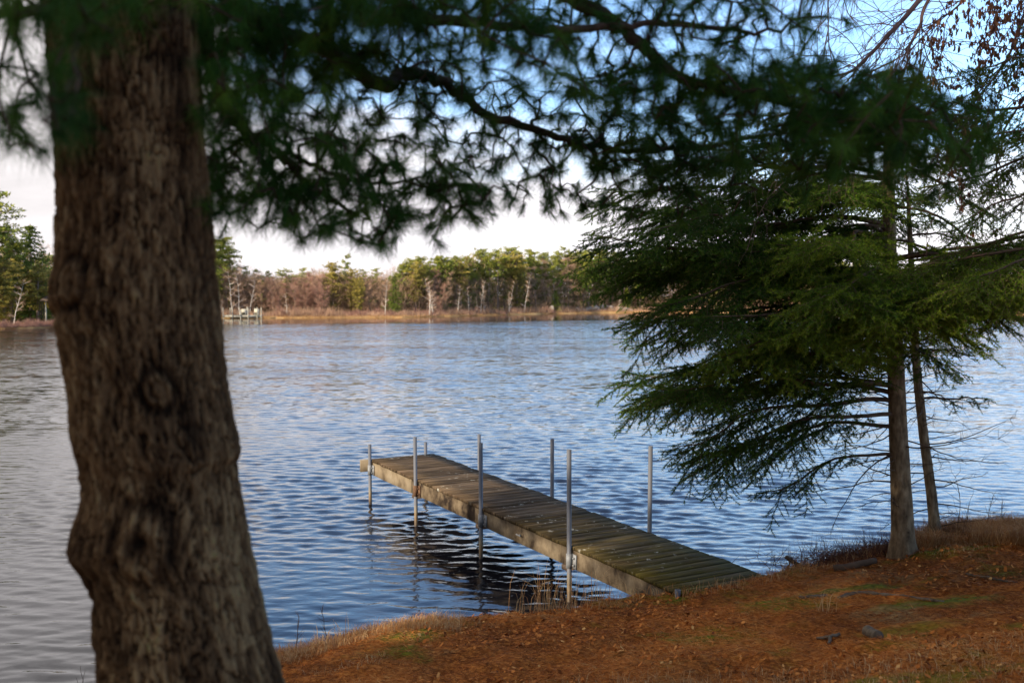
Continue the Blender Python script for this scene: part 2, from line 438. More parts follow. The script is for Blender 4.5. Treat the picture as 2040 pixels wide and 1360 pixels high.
def bank():
    gx = np.concatenate([-np.geomspace(3.2, 40, 40)[::-1], np.linspace(-3.1, 6.5, 560), np.geomspace(6.6, 40, 40)])
    gy = np.concatenate([np.linspace(-30, 2.9, 50), np.linspace(3, 10.6, 520), np.linspace(10.7, 16, 30)])
    X, Y = np.meshgrid(gx, gy)
    Z = ground_z(X, Y)
    nx = len(gx)
    i = np.arange(len(gy) - 1)[:, None] * nx + np.arange(nx - 1)[None]
    F = np.stack([i, i + 1, i + nx + 1, i + nx], -1).reshape(-1, 4)
    m = bpy.data.materials.new('bank_soil'); m.use_nodes = True
    t = m.node_tree; n = t.nodes; l = t.links; b = n['Principled BSDF']; b.inputs['Roughness'].default_value = .95
    b.inputs['Specular IOR Level'].default_value = .04
    g = n.new('ShaderNodeNewGeometry')
    def nz_(sc, det, off=0):
        mp_ = n.new('ShaderNodeMapping'); mp_.inputs['Location'].default_value = (off, off, 0); l.new(g.outputs['Position'], mp_.inputs[0])
        q = n.new('ShaderNodeTexNoise'); q.inputs['Scale'].default_value = sc; q.inputs['Detail'].default_value = det; q.inputs['Roughness'].default_value = .65
        l.new(mp_.outputs[0], q.inputs['Vector']); return q.outputs[0]
    def ramp(v, st):
        cr = n.new('ShaderNodeValToRGB'); l.new(v, cr.inputs[0]); e = cr.color_ramp.elements
        while len(e) < len(st): e.new(.5)
        for el, (p, c) in zip(e, st): el.position = p; el.color = (*c, 1)
        return cr.outputs[0]
    def mix(f, a, c):
        q = n.new('ShaderNodeMix'); q.data_type = 'RGBA'; l.new(f, q.inputs[0]); l.new(a, q.inputs[6]); l.new(c, q.inputs[7]); return q.outputs[2]
    litter = ramp(nz_(26, 8), [(.3, (.075, .022, .006)), (.48, (.31, .095, .018)), (.66, (.56, .21, .045))])
    moss = ramp(nz_(18, 8, 3), [(.3, (.03, .034, .004)), (.5, (.105, .11, .010)), (.7, (.20, .20, .018))])
    straw = ramp(nz_(30, 8, 7), [(.3, (.09, .05, .018)), (.5, (.24, .14, .055)), (.7, (.38, .26, .11))])
    mud = ramp(nz_(8, 4, 9), [(.3, (.012, .008, .006)), (.7, (.03, .02, .014))])
    mr = n.new('ShaderNodeMapRange'); l.new(nz_(.9, 4, 11), mr.inputs[0]); mr.inputs[1].default_value = .52; mr.inputs[2].default_value = .64
    mr2 = n.new('ShaderNodeMapRange'); l.new(nz_(1.1, 4, 21), mr2.inputs[0]); mr2.inputs[1].default_value = .56; mr2.inputs[2].default_value = .70
    sp = n.new('ShaderNodeSeparateXYZ'); l.new(g.outputs['Position'], sp.inputs[0])
    mr3 = n.new('ShaderNodeMapRange'); l.new(sp.outputs[2], mr3.inputs[0]); mr3.inputs[1].default_value = .10; mr3.inputs[2].default_value = .22
    mfac = mr.outputs[0]
    for (mx_, my_, rx_, ry_, st_) in ((3.05, 7.05, .42, .16, 1.0), (2.75, 7.75, .5, .10, .9), (3.6, 6.2, .4, .14, .8), (2.2, 5.35, .7, .12, .7), (2.6, 6.45, .3, .12, .6)):
        q = n.new('ShaderNodeMapping'); q.inputs['Location'].default_value = (-mx_ / rx_, -my_ / ry_, 0); q.inputs['Scale'].default_value = (1 / rx_, 1 / ry_, 0); l.new(g.outputs['Position'], q.inputs[0])
        ln_ = n.new('ShaderNodeVectorMath'); ln_.operation = 'LENGTH'; l.new(q.outputs[0], ln_.inputs[0])
        wv_ = n.new('ShaderNodeMath'); wv_.operation = 'MULTIPLY_ADD'; l.new(nz_(4, 5, 31), wv_.inputs[0]); wv_.inputs[1].default_value = 2.6; l.new(ln_.outputs['Value'], wv_.inputs[2])
        m2 = n.new('ShaderNodeMapRange'); l.new(wv_.outputs[0], m2.inputs[0]); m2.inputs[1].default_value = 1.9; m2.inputs[2].default_value = 2.6; m2.inputs[3].default_value = st_; m2.inputs[4].default_value = 0
        mxx = n.new('ShaderNodeMath'); mxx.operation = 'MAXIMUM'; l.new(mfac, mxx.inputs[0]); l.new(m2.outputs[0], mxx.inputs[1]); mfac = mxx.outputs[0]
    dk = n.new('ShaderNodeMapRange'); l.new(nz_(2.2, 6, 41), dk.inputs[0]); dk.inputs[1].default_value = .42; dk.inputs[2].default_value = .66; dk.inputs[3].default_value = 0; dk.inputs[4].default_value = .4
    humus = ramp(nz_(22, 8, 5), [(.3, (.022, .012, .006)), (.55, (.075, .036, .015)), (.75, (.16, .085, .035))])
    litter = mix(dk.outputs[0], litter, humus)
    c1 = mix(mfac, litter, moss); c2 = mix(mr2.outputs[0], c1, straw); c3 = mix(mr3.outputs[0], mud, c2)
    l.new(c3, b.inputs['Base Color'])
    bp = n.new('ShaderNodeBump'); bp.inputs['Strength'].default_value = .8; bp.inputs['Distance'].default_value = .012
    l.new(nz_(60, 6), bp.inputs['Height']); l.new(bp.outputs[0], b.inputs['Normal'])
    o = link('ground', mesh_np('ground', np.stack([X, Y, Z], -1).reshape(-1, 3), [F]), None, m)
    tag(o, 'sloping lake bank covered with rusty pine needles and moss patches', 'ground', kind='structure')
bank()
def inland(x, y): return np.interp(x, SH[:, 0], SH[:, 1]) - y
def scatter(n, x0=-3.2, x1=6.5, y0=3.2, y1=10.2, smin=-.12, smax=9):
    x = rng.uniform(x0, x1, n); y = rng.uniform(y0, y1, n); s = inland(x, y)
    k = (s > smin) & (s < smax) & (np.abs(x) < .62 * y + 1)
    return x[k], y[k]
def litter():
    mb = MB()
    x, y = scatter(250000)
    keep = np.ones(len(x), bool)
    for (mx_, my_, rx_, ry_) in ((3.05, 7.05, .42, .16), (2.75, 7.75, .5, .10), (3.6, 6.2, .4, .14), (2.2, 5.35, .7, .12), (2.6, 6.45, .3, .12)):
        keep &= (((x - mx_) / rx_) ** 2 + ((y - my_) / ry_) ** 2 > 1.3) | (rng.random(len(x)) < .12)
    x, y = x[keep], y[keep]
    z = ground_z(x, y)
    P = np.stack([x, y, z + rng.uniform(0, .014, len(x))], 1)
    a = rng.uniform(0, 6.28, len(x))
    D = nrm(np.stack([np.cos(a), np.sin(a), rng.normal(0, .22, len(x))], 1))
    V, F = needles(P, D, rng.uniform(.04, .10, len(x)), rng.uniform(.0018, .0035, len(x)))
    patch = fbm(x * 1.2, y * 1.2, o=3, seed=31)
    mb.add(V, F, var=np.repeat(np.clip(.38 + .42 * patch + rng.normal(0, .22, len(x)), 0, 1), 3))
    x, y = scatter(22000)
    keep = fbm(x * .9, y * .9, o=3, seed=41) + .35 * (inland(x, y) < 1.2) > .1
    x, y = x[keep], y[keep]
    a = rng.uniform(0, 6.28, len(x)); s = rng.uniform(.007, .019, len(x))[:, None]
    A = np.stack([np.cos(a), np.sin(a), rng.normal(0, .5, len(x))], 1) * s
    B = np.stack([-np.sin(a), np.cos(a), rng.normal(0, .5, len(x))], 1) * s * .6
    V, F = quads(np.stack([x, y, ground_z(x, y) + .014], 1), A, B)
    mb.add(V, F, var=np.repeat(np.clip(rng.normal(.45, .25, len(x)), 0, 1), 5))
    tag(mb.build('needle_litter', M['litter'], smooth=False), 'fallen rusty pine needles and dry leaves carpeting the bank', 'ground litter', kind='stuff')
litter()
def blades(x, y, z, h, wd, lean, col):
    """two-segment bent grass blades"""
    n = len(x); a = rng.uniform(0, 6.28, n); t = rng.uniform(0, 6.28, n)
    L_ = np.stack([np.cos(a), np.sin(a), 0 * a], 1) * (lean * h)[:, None]
    sdv = np.stack([np.cos(t), np.sin(t), 0 * t], 1) * (wd / 2)[:, None]
    P0 = np.stack([x, y, z - .01], 1); up = np.array([0, 0, 1.])
    P1 = P0 + L_ * .3 + up * (h * .6)[:, None]; P2 = P0 + L_ + up * (h * (1 - .35 * lean))[:, None]
    V = np.stack([P0 - sdv, P0 + sdv, P1 + sdv * .8, P1 - sdv * .8, P2], 1).reshape(-1, 3)
    b = (np.arange(n) * 5)[:, None]
    return V, b + np.array([[0, 1, 2, 3]]), b + np.array([[3, 2, 4]]), np.repeat(col, 5)
def grass():
    mb = MB()
    def put(n, f, h0, h1, w0=.0025, w1=.004, cm_=.5, **k):
        x, y = scatter(n, **k)
        q = f(x, y); x, y = x[q], y[q]; m_ = len(x)
        V, F1, F2, c = blades(x, y, ground_z(x, y), rng.uniform(h0, h1, m_), rng.uniform(w0, w1, m_), rng.uniform(.2, 1.2, m_), np.clip(rng.normal(cm_, .22, m_), 0, 1))
        mb.add(V, F1, F2, var=c)
    edge = lambda x, y: (inland(x, y) < .42) & (fbm(x * 2.5, y * 2.5, o=2, seed=51) > -.15)
    put(60000, edge, .04, .15, cm_=.42)
    # thick dry tangle on the right point
    put(120000, lambda x, y: (x > 3.65) & (inland(x, y) < 1.0 + .3 * np.sin(x * 3)) & (fbm(x * 2, y * 2, o=2, seed=52) > -.5), .05, .24, cm_=.36, x0=3.5, x1=6.5, y0=8, y1=10.2)
    # straw patches on the near slope
    put(70000, lambda x, y: fbm(x * .8 + 5, y * .8, o=3, seed=53) > .3, .02, .075, cm_=.72)
    put(26000, lambda x, y: (y < 5.9) & (fbm(x * 1.3 + 5, y * 1.3, o=3, seed=54) > -.15), .03, .09, cm_=.55, y0=3.9, y1=6.2)
    # lower-left lip
    put(40000, lambda x, y: (x < -.4) & (inland(x, y) < .55), .04, .12, cm_=.55, x0=-3.2, x1=-.3, y0=5.5, y1=8.3)
    tag(mb.build('dry_grass', M['dry_grass'], smooth=False), 'short dry brown grass and weeds along the bank', 'grass', kind='stuff')
grass()
def clump(px, py, Yd, n, h, spread, label, cm_=.65, lean=.7):
    c = at(px, py, Yd); c[2] = float(ground_z(c[0], c[1]))
    x = c[0] + rng.normal(0, spread, n); y = c[1] + rng.normal(0, spread * .5, n)
    mb = MB()
    V, F1, F2, col = blades(x, y, np.maximum(ground_z(x, y), -.05), rng.uniform(h * .4, h, n), rng.uniform(.0035, .006, n), rng.uniform(.1, lean, n), np.clip(rng.normal(cm_, .2, n), 0, 1))
    mb.add(V, F1, F2, var=col)
    tag(mb.build('grass_clump', M['dry_grass'], smooth=False), label, 'grass clump')
clump(1100, 1232, 8.25, 90, .52, .17, 'tall pale dry grass clump by the water left of the dock')
clump(1175, 1222, 8.35, 22, .35, .10, 'small sparse dry grass clump touching the nearest left dock pipe')
clump(640, 1290, 7.6, 40, .25, .14, 'thin dry grass clump on the bank lip right of the pine trunk')
clump(1640, 1235, 7.2, 14, .22, .05, 'few long straw blades standing on the needle slope behind the forked stick', lean=1.0)
clump(2030, 1070, 9.5, 70, .22, .12, 'pale straw clump on the bank lip at the right edge')

# ------------------------------------------------------------------ dock
def dock():
    P0 = at(1366, 1184, 8.2)
    d = at(-120, 545, 10.) - np.array([0, 0, CH]); d /= np.linalg.norm(d)
    wv = -np.cross([0, 0, 1.], d); wv /= np.linalg.norm(wv)
    up = -np.cross(wv, d); up /= np.linalg.norm(up)
    if up[2] < 0: up = -up
    W, LN = .99, 7.06
    root = empty('dock', (P0[0] + d[0] * 3.5 + wv[0] * .5, P0[1] + d[1] * 3.5 + wv[1] * .5, 0),
                 'weathered plank dock on steel pipe posts running from the bank into the lake', 'dock')
    mb = MB(); n = int(LN / .1405)
    joints = (1.93, 3.78, 5.58)
    for i in range(n):
        t = i * .1405
        o = P0 + d * (t + .003) + wv * rng.normal(-.010, .005) - up * (.032 + rng.normal(0, .0013))
        # each plank: chamfered long box, subdivided along its length for a little warp
        k = 5; wd = .1405 - rng.uniform(.004, .010)
        LW = W + .02 + rng.normal(0, .006)
        ws = np.linspace(0, 1, k); Vs = []
        bow = rng.normal(0, .0014); tw = rng.normal(0, .002)
        for q in ws:
            c = o + wv * LW * q + up * (bow * 4 * q * (1 - q))
            e = .006
            prof = [(0, 0), (wd, 0), (wd, .032 - e), (wd - e, .032), (e, .032), (0, .032 - e)]
            for a, b_ in prof: Vs.append(c + d * a + up * (b_ + tw * (q - .5) * (a / wd - .5)))
        m6 = 6; F = []
        for q in range(k - 1):
            for j in range(m6): F.append([q * m6 + j, q * m6 + (j + 1) % m6, (q + 1) * m6 + (j + 1) % m6, (q + 1) * m6 + j])
        mb.add(np.array(Vs), np.array(F), np.array([list(range(m6))[::-1]]), np.array([list(range((k - 1) * m6, k * m6))]), var=np.clip(rng.normal(.5, .25), 0, 1))
    # deck material: mossy near the bank, pale grain, lichen spots
    m = bpy.data.materials.new('deck_planks'); m.use_nodes = True
    t_ = m.node_tree; nn = t_.nodes; l = t_.links; b = nn['Principled BSDF']; b.inputs['Roughness'].default_value = .95; b.inputs['Specular IOR Level'].default_value = .08
    g = nn.new('ShaderNodeNewGeometry')
    yaw = math.atan2(d[1], d[0])
    def mapn(sc, loc=(0, 0, 0)):
        q = nn.new('ShaderNodeMapping'); q.vector_type = 'TEXTURE'; q.inputs['Location'].default_value = tuple(P0); q.inputs['Rotation'].default_value = (0, 0, yaw)
        l.new(g.outputs['Position'], q.inputs[0])
        q2 = nn.new('ShaderNodeMapping'); q2.inputs['Scale'].default_value = sc; q2.inputs['Location'].default_value = loc; l.new(q.outputs[0], q2.inputs[0]); return q2.outputs[0]
    def nz_(v, sc, det):
        q = nn.new('ShaderNodeTexNoise'); q.inputs['Scale'].default_value = sc; q.inputs['Detail'].default_value = det; q.inputs['Roughness'].default_value = .65; l.new(v, q.inputs['Vector']); return q.outputs[0]
    def ramp(v, st):
        cr = nn.new('ShaderNodeValToRGB'); l.new(v, cr.inputs[0]); e = cr.color_ramp.elements
        while len(e) < len(st): e.new(.5)
        for el, (p, c) in zip(e, st): el.position = p; el.color = (*c, 1)
        return cr.outputs[0]
    def mix(f, a, c):
        q = nn.new('ShaderNodeMix'); q.data_type = 'RGBA'; l.new(f, q.inputs[0]); l.new(a, q.inputs[6]); l.new(c, q.inputs[7]); return q.outputs[2]
    def mr(v, a0, a1, b0=0, b1=1):
        q = nn.new('ShaderNodeMapRange'); l.new(v, q.inputs[0])
        for i, x in enumerate((a0, a1, b0, b1)): q.inputs[i + 1].default_value = x
        return q.outputs[0]
    def mm(op, x, y):
        q = nn.new('ShaderNodeMath'); q.operation = op
        for i, v in enumerate((x, y)):
            if isinstance(v, (int, float)): q.inputs[i].default_value = v
            else: l.new(v, q.inputs[i])
        return q.outputs[0]
    at_ = nn.new('ShaderNodeAttribute'); at_.attribute_name = 'var'
    grain = nz_(mapn((28, 2, 4)), 1, 6)
    f = mm('ADD', mm('MULTIPLY', grain, .74), mm('MULTIPLY', at_.outputs['Fac'], .26))
    wood = ramp(f, [(.32, (.016, .010, .006)), (.50, (.060, .040, .025)), (.68, (.165, .118, .080))])
    moss = ramp(grain, [(.3, (.014, .012, .003)), (.52, (.056, .046, .007)), (.72, (.12, .10, .014))])
    spx = nn.new('ShaderNodeSeparateXYZ'); l.new(mapn((1, 1, 1)), spx.inputs[0])
    mf = mm('MULTIPLY', mr(spx.outputs[0], 3.5, .3, .12, .95), mr(nz_(mapn((2, 2, 2)), 1.2, 4), .3, .6, .4, 1))
    c1 = mix(mf, wood, moss)
    lich = mr(nz_(mapn((9, 9, 9)), 1.3, 7), .60, .64); zone = mr(nz_(mapn((1.2, 1.2, 1)), 1, 2), .48, .6)
    zone2 = mr(spx.outputs[0], .5, 1.0, 0, 1)
    c2 = mix(mm('MULTIPLY', mm('MULTIPLY', lich, zone), zone2), c1, ramp(grain, [(.3, (.20, .19, .15)), (.7, (.42, .40, .34))]))
    l.new(c2, b.inputs['Base Color'])
    bp = nn.new('ShaderNodeBump'); bp.inputs['Strength'].default_value = .6; bp.inputs['Distance'].default_value = .006; l.new(grain, bp.inputs['Height']); l.new(bp.outputs[0], b.inputs['Normal'])
    mb.build('deck', m, root, smooth=False)
    # side beams
    bw = mat('beam_wood', [(.38, (.016, .011, .008)), (.46, (.085, .063, .040)), (.58, (.165, .130, .086)), (.74, (.22, .185, .135))], rough=.9, scale=4.2, stretch=(1, 1, .8), bump=.3, bscale=30, detail=9, var=.25)
    ends = [0] + list(joints) + [LN]
    H = .19
    def beam(off, th, name):
        for a, b_ in zip(ends[:-1], ends[1:]):
            q = MB(); o = P0 + d * (a + (.010 if a else 0)) + wv * off - up * (.034 + H + rng.normal(0, .002))
            ks = 9; Vs = []
            for s_ in np.linspace(0, 1, ks):
                c = o + d * ((b_ - a - .006) * s_) + up * rng.normal(0, .0015)
                for (x_, z_) in ((0, .004), (.004, 0), (th - .004, 0), (th, .004), (th, H), (0, H)): Vs.append(c + wv * x_ + up * z_)
            F = []
            for s_ in range(ks - 1):
                for j in range(6): F.append([s_ * 6 + j, (s_ + 1) * 6 + j, (s_ + 1) * 6 + (j + 1) % 6, s_ * 6 + (j + 1) % 6])
            q.add(np.array(Vs), np.array(F), np.array([list(range(6))]), np.array([list(range((ks - 1) * 6, ks * 6))[::-1]]), var=rng.uniform(.2, .8))
            q.build(name, bw, root, smooth=False)
    beam(.004, .04, 'side_beam'); beam(W - .046, .04, 'side_beam')
    q = MB(); box(q, P0 + d * (-.042) + wv * .0 - up * (.036 + H), d * .04, wv * (W), up * H, .35); q.build('end_beam', m, root, smooth=False)
    q = MB(); box(q, P0 + d * (LN + .002) - wv * .13 - up * (.03 + H * .82), d * .04, wv * (W + .18), up * H * .9, .9); q.build('end_beam', bw, root, smooth=False)
    for t in joints:   # cross bearers under the joints, ends just showing
        q = MB(); box(q, P0 + d * (t - .12) + wv * (-.0) - up * (.036 + H + .05), d * .10, wv * (W), up * .048, .1)
        q.build('cross_beam', M['dark_wood'], root, smooth=False)
    # posts
    pm = bpy.data.materials.new('pipe_steel'); pm.use_nodes = True
    t2 = pm.node_tree; n2 = t2.nodes; l2 = t2.links; b2 = n2['Principled BSDF']
    g2 = n2.new('ShaderNodeNewGeometry'); s2 = n2.new('ShaderNodeSeparateXYZ'); l2.new(g2.outputs['Position'], s2.inputs[0])
    no = n2.new('ShaderNodeTexNoise'); no.inputs['Scale'].default_value = 14; no.inputs['Detail'].default_value = 6; l2.new(g2.outputs['Position'], no.inputs['Vector'])
    ad = n2.new('ShaderNodeMath'); ad.operation = 'MULTIPLY_ADD'; l2.new(no.outputs[0], ad.inputs[0]); ad.inputs[1].default_value = .22; l2.new(s2.outputs[2], ad.inputs[2])
    cr = n2.new('ShaderNodeValToRGB'); mr_ = n2.new('ShaderNodeMapRange'); l2.new(ad.outputs[0], mr_.inputs[0]); mr_.inputs[1].default_value = 0; mr_.inputs[2].default_value = .6
    l2.new(mr_.outputs[0], cr.inputs[0]); e = cr.color_ramp.elements; e.new(.5); e.new(.6)
    for el, (p, c) in zip(e, [(.16, (.02, .013, .01)), (.38, (.12, .075, .03)), (.52, (.17, .14, .09)), (.66, (.10, .105, .12))]): el.position = p; el.color = (*c, 1)
    l2.new(cr.outputs[0], b2.inputs['Base Color']); b2.inputs['Metallic'].default_value = .2; b2.inputs['Roughness'].default_value = .65
    def solve(P, px):
        lo, hi = -1., 12.
        for _ in range(50):
            m_ = (lo + hi) / 2
            if proj(P + d * m_)[0] > px: lo = m_
            else: hi = m_
        return m_
    def post(side, px, pytop, lean=(0, 0), br=True, lab=None):
        E = P0 + wv * (-.033 if side == 0 else W + .033)
        t = solve(E, px); B = E + d * t
        # z of the top from its pixel row
        z0, z1 = 0., 4.
        for _ in range(40):
            zm = (z0 + z1) / 2
            if proj([B[0], B[1], zm])[1] > pytop: z0 = zm
            else: z1 = zm
        zt = zm; r = .0235
        q = MB(); hh = zt + 1.6
        top = np.array([B[0] + lean[0] * (zt - .5), B[1] + lean[1] * (zt - .5), zt]); bot = np.array([B[0] - lean[0] * 2, B[1] - lean[1] * 2, -1.6])
        th = np.arange(14) * 2 * np.pi / 14; c = np.stack([np.cos(th), np.sin(th), 0 * th], 1)
        V = np.concatenate([bot + c * r, top + c * r, top + c * r * .82, top + c * r * .82 - [0, 0, .08]]); F = []
        for k_ in range(3): F += [[k_ * 14 + j, k_ * 14 + (j + 1) % 14, (k_ + 1) * 14 + (j + 1) % 14, (k_ + 1) * 14 + j] for j in range(14)]
        q.add(V, np.array(F), np.array([list(range(42, 56))]))
        po = q.build('post', pm, root)
        if lab: po['label'] = lab
        # clamp bracket: sleeve round the pipe, plate on the beam, two bolts
        q = MB(); sg = -1 if side == 0 else 1
        zc = B - up * (.034 + .11)
        zc = np.array([B[0], B[1], zc[2]])
        V, Fs = tube([zc - [0, 0, .07], zc + [0, 0, .07]], .032, 14); q.add(V, *Fs)
        inner = E + d * t - wv * (.0 if side else 0)
        box(q, zc - wv * sg * .026 - np.array([0, 0, .07]) - d * .0 + wv * sg * (-.006), d * -.085, wv * sg * .010, np.array([0, 0, .14]))
        for dz in (-.035, .035):
            c0 = zc - d * .06 + np.array([0, 0, dz]) - wv * sg * .02
            V, Fs = tube([c0, c0 + wv * sg * .02], .009, 6); q.add(V, *Fs)
        q.build('bracket', M['metal'] if px != 828 else M['rust'], root if not br else po, smooth=False)
    M['rust'] = mat('rust', [(.3, (.07, .035, .02)), (.7, (.15, .09, .055))], rough=.9, scale=20)
    post(0, 1350, 1174, lab='short cut-off pipe post at the bank end')
    post(0, 1134, 895, (-.004, 0)); post(0, 958, 882); post(0, 828, 870, (-.008, 0)); post(0, 737, 885, (-.004, 0))
    post(1, 1294, 888, (.006, 0)); post(1, 1100, 874); post(1, 955, 865, (-.004, 0)); post(1, 848, 880)
    E = P0 + wv * (W + .033)
    # little mooring cleat on the side beam
    q = MB(); c0 = P0 + d * 2.72 - up * .12 - wv * .0
    addtube(q, [c0, c0 - wv * .03], .008, 8); addtube(q, [c0 - wv * .03 - d * .04, c0 - wv * .035, c0 - wv * .03 + d * .045], .008, 8)
    q.build('cleat', M['metal'], root)
dock()

# ------------------------------------------------------------------ the big pine
def catrow(rows, y):
    rows = np.asarray(rows, float); return np.stack([np.interp(y, rows[:, 0], rows[:, i]) for i in range(1, rows.shape[1])], -1)
TR_Y = 2.6
def pine():
    c0 = at(400, 1700, TR_Y); gz = float(ground_z(c0[0], c0[1]))
    root = empty('pine_tree', (c0[0], c0[1], gz), 'large foreground pine with thick furrowed brown trunk and overhanging needle branches', 'pine tree')
    # outline of the trunk (row, left, right) in the photograph
    O = [(-700, 60, 345), (-300, 80, 375), (0, 95, 398), (100, 98, 402), (200, 106, 406), (330, 117, 415), (450, 119, 427), (520, 116, 431), (560, 109, 434), (600, 108, 437), (640, 113, 440),
         (700, 126, 446), (760, 137, 453), (810, 143, 461), (850, 145, 470), (880, 150, 478), (905, 157, 481), (925, 163, 475), (960, 166, 478), (1000, 164, 486), (1030, 155, 491), (1065, 148, 496), (1095, 149, 500),
         (1115, 164, 504), (1160, 184, 514), (1200, 189, 523), (1260, 192, 537), (1310, 197, 551), (1360, 202, 566), (1500, 190, 610), (1650, 150, 680), (1760, 90, 760), (1800, 60, 800)]
    O = np.array(O, float)
    def cz(py): return at(1020, py, TR_Y)[2]
    zs = np.array([cz(p) for p in O[:, 0]])[::-1]; Lx = O[::-1, 1]; Rx = O[::-1, 2]
    hz = np.concatenate([np.arange(gz - .35, 4.25, .0062), np.arange(4.3, 12, .12)])
    th = np.linspace(0, 2 * np.pi, 330, endpoint=False)
    def centre(z):
        # edges at this height, extended straight above the picture
        l = np.interp(z, zs, Lx); r = np.interp(z, zs, Rx)
        py = (680 - FPX * math.tan(0)) ; 
        rel = z - CH
        f = TR_Y * _c - rel * _s
        cx = ((l + r) / 2 - 1020) / FPX * f; rad = (r - l) / 2 / FPX * f * .952
        up_ = np.clip(z - zs[-1], 0, None)
        return cx - .035 * up_, rad * (1 - .07 * up_)
    CX, RR = centre(hz)
    TH, Z = np.meshgrid(th, hz); CXg = CX[:, None]; RRg = RR[:, None]
    # bark: long vertical plates with deep furrows
    ca, sa = np.cos(TH), np.sin(TH)
    def bn(fr, fz, seed, o=2): return fbm(ca * fr + 7, sa * fr + 3, Z * fz, o=o, seed=seed)
    wx = .9 * bn(2.2, 2.6, 5); 
    f1 = np.abs(fbm(ca * 12.5 + 7 + wx, sa * 12.5 + 3 + wx, Z * 17 + wx * 2.6, o=3, seed=21))
    f2 = np.abs(fbm(ca * 19 + 1, sa * 19 + wx, Z * 36, o=2, seed=23))
    plate = sstep(0, .17, f1) * .70 + sstep(0, .26, f2) * .30
    fine = fbm(ca * 26, sa * 26, Z * 26, o=3, seed=25)
    h = -.0165 + .0160 * plate + .0050 * fine + .008 * bn(1.6, 2.2, 31)
    col = .10 + .52 * plate + .2 * fine + .22 * bn(2.4, 2.2, 33, 3) + .10 * bn(30, 7, 37)
    # knots: (px, py, radius m, kind)
    F_ = lambda px, py: at(px, py, TR_Y)
    for px, py, kr, kind in [(203, 565, .034, 1), (140, 590, .040, 0), (365, 765, .030, 1), (338, 1045, .055, 2), (160, 1080, .05, 0), (472, 893, .03, 0), (120, 600, .03, 0)]:
        p = F_(px, py); cx_, rr_ = centre(p[2])
        s_ = np.clip((p[0] - cx_) / rr_, -.93, .93); tk = -math.acos(s_)      # front side: angle with y negative
        dth = (TH - tk + np.pi) % (2 * np.pi) - np.pi
        dd = np.sqrt((dth * RRg) ** 2 + ((Z - p[2]) * .8) ** 2) / kr * (1 + .13 * bn(5, 9, int(px)))
        if kind == 0: h = h + .003 * np.exp(-dd ** 2)
        else:
            h = h + (.015 if px > 180 and px < 420 else .003) * np.exp(-(dd / 1.25) ** 2) - (.040 if kind == 2 else .012) * np.exp(-(dd / (.32 if kind == 2 else .5)) ** 2) + .003 * np.sin(dd * 9 + fine) * np.exp(-(dd / 1.5) ** 2) - .010 * np.exp(-((dd - 1.45) / .26) ** 2)
            col = col * (1 - .5 * np.exp(-(dd / 1.2) ** 2)) + (.68 + .22 * np.sin(dd * 9)) * .5 * np.exp(-(dd / 1.2) ** 2) - .34 * np.exp(-((dd - 1.45) / .26) ** 2) - (.9 if kind == 2 else .25) * np.exp(-(dd / .35) ** 2)
    # long diagonal crease left of centre
    for (pa, pb) in [((215, 610), (300, 800)), ((165, 610), (110, 660)), ((250, 1080), (200, 1200))]:
        for q in np.linspace(0, 1, 26):
            p = F_(pa[0] + (pb[0] - pa[0]) * q, pa[1] + (pb[1] - pa[1]) * q); cx_, rr_ = centre(p[2]); s_ = np.clip((p[0] - cx_) / rr_, -.95, .95)
            dth = (TH + math.acos(s_) + np.pi) % (2 * np.pi) - np.pi
            dd2 = (dth * RRg) ** 2 + ((Z - p[2]) * .8) ** 2
            h = h - .0035 * np.exp(-dd2 / .00022)
    # roots flare
    fl = sstep(gz + .35, gz - .1, Z)
    rad = RRg + h + fl * (.05 + .07 * np.maximum(0, np.sin(TH * 5 + 1)))
    V = np.stack([CXg + ca * rad, TR_Y + sa * rad * 1.02 + 0 * Z, Z], -1).reshape(-1, 3)
    nx = len(th); i = np.arange(len(hz) - 1)[:, None] * nx; j = np.arange(nx)[None]; j2 = (j + 1) % nx
    F = np.stack([i + j, i + j2, i + nx + j2, i + nx + j], -1).reshape(-1, 4)
    link('trunk', mesh_np('trunk', V, [F], np.clip(col, 0, 1).ravel()), root, M['pine_bark'])
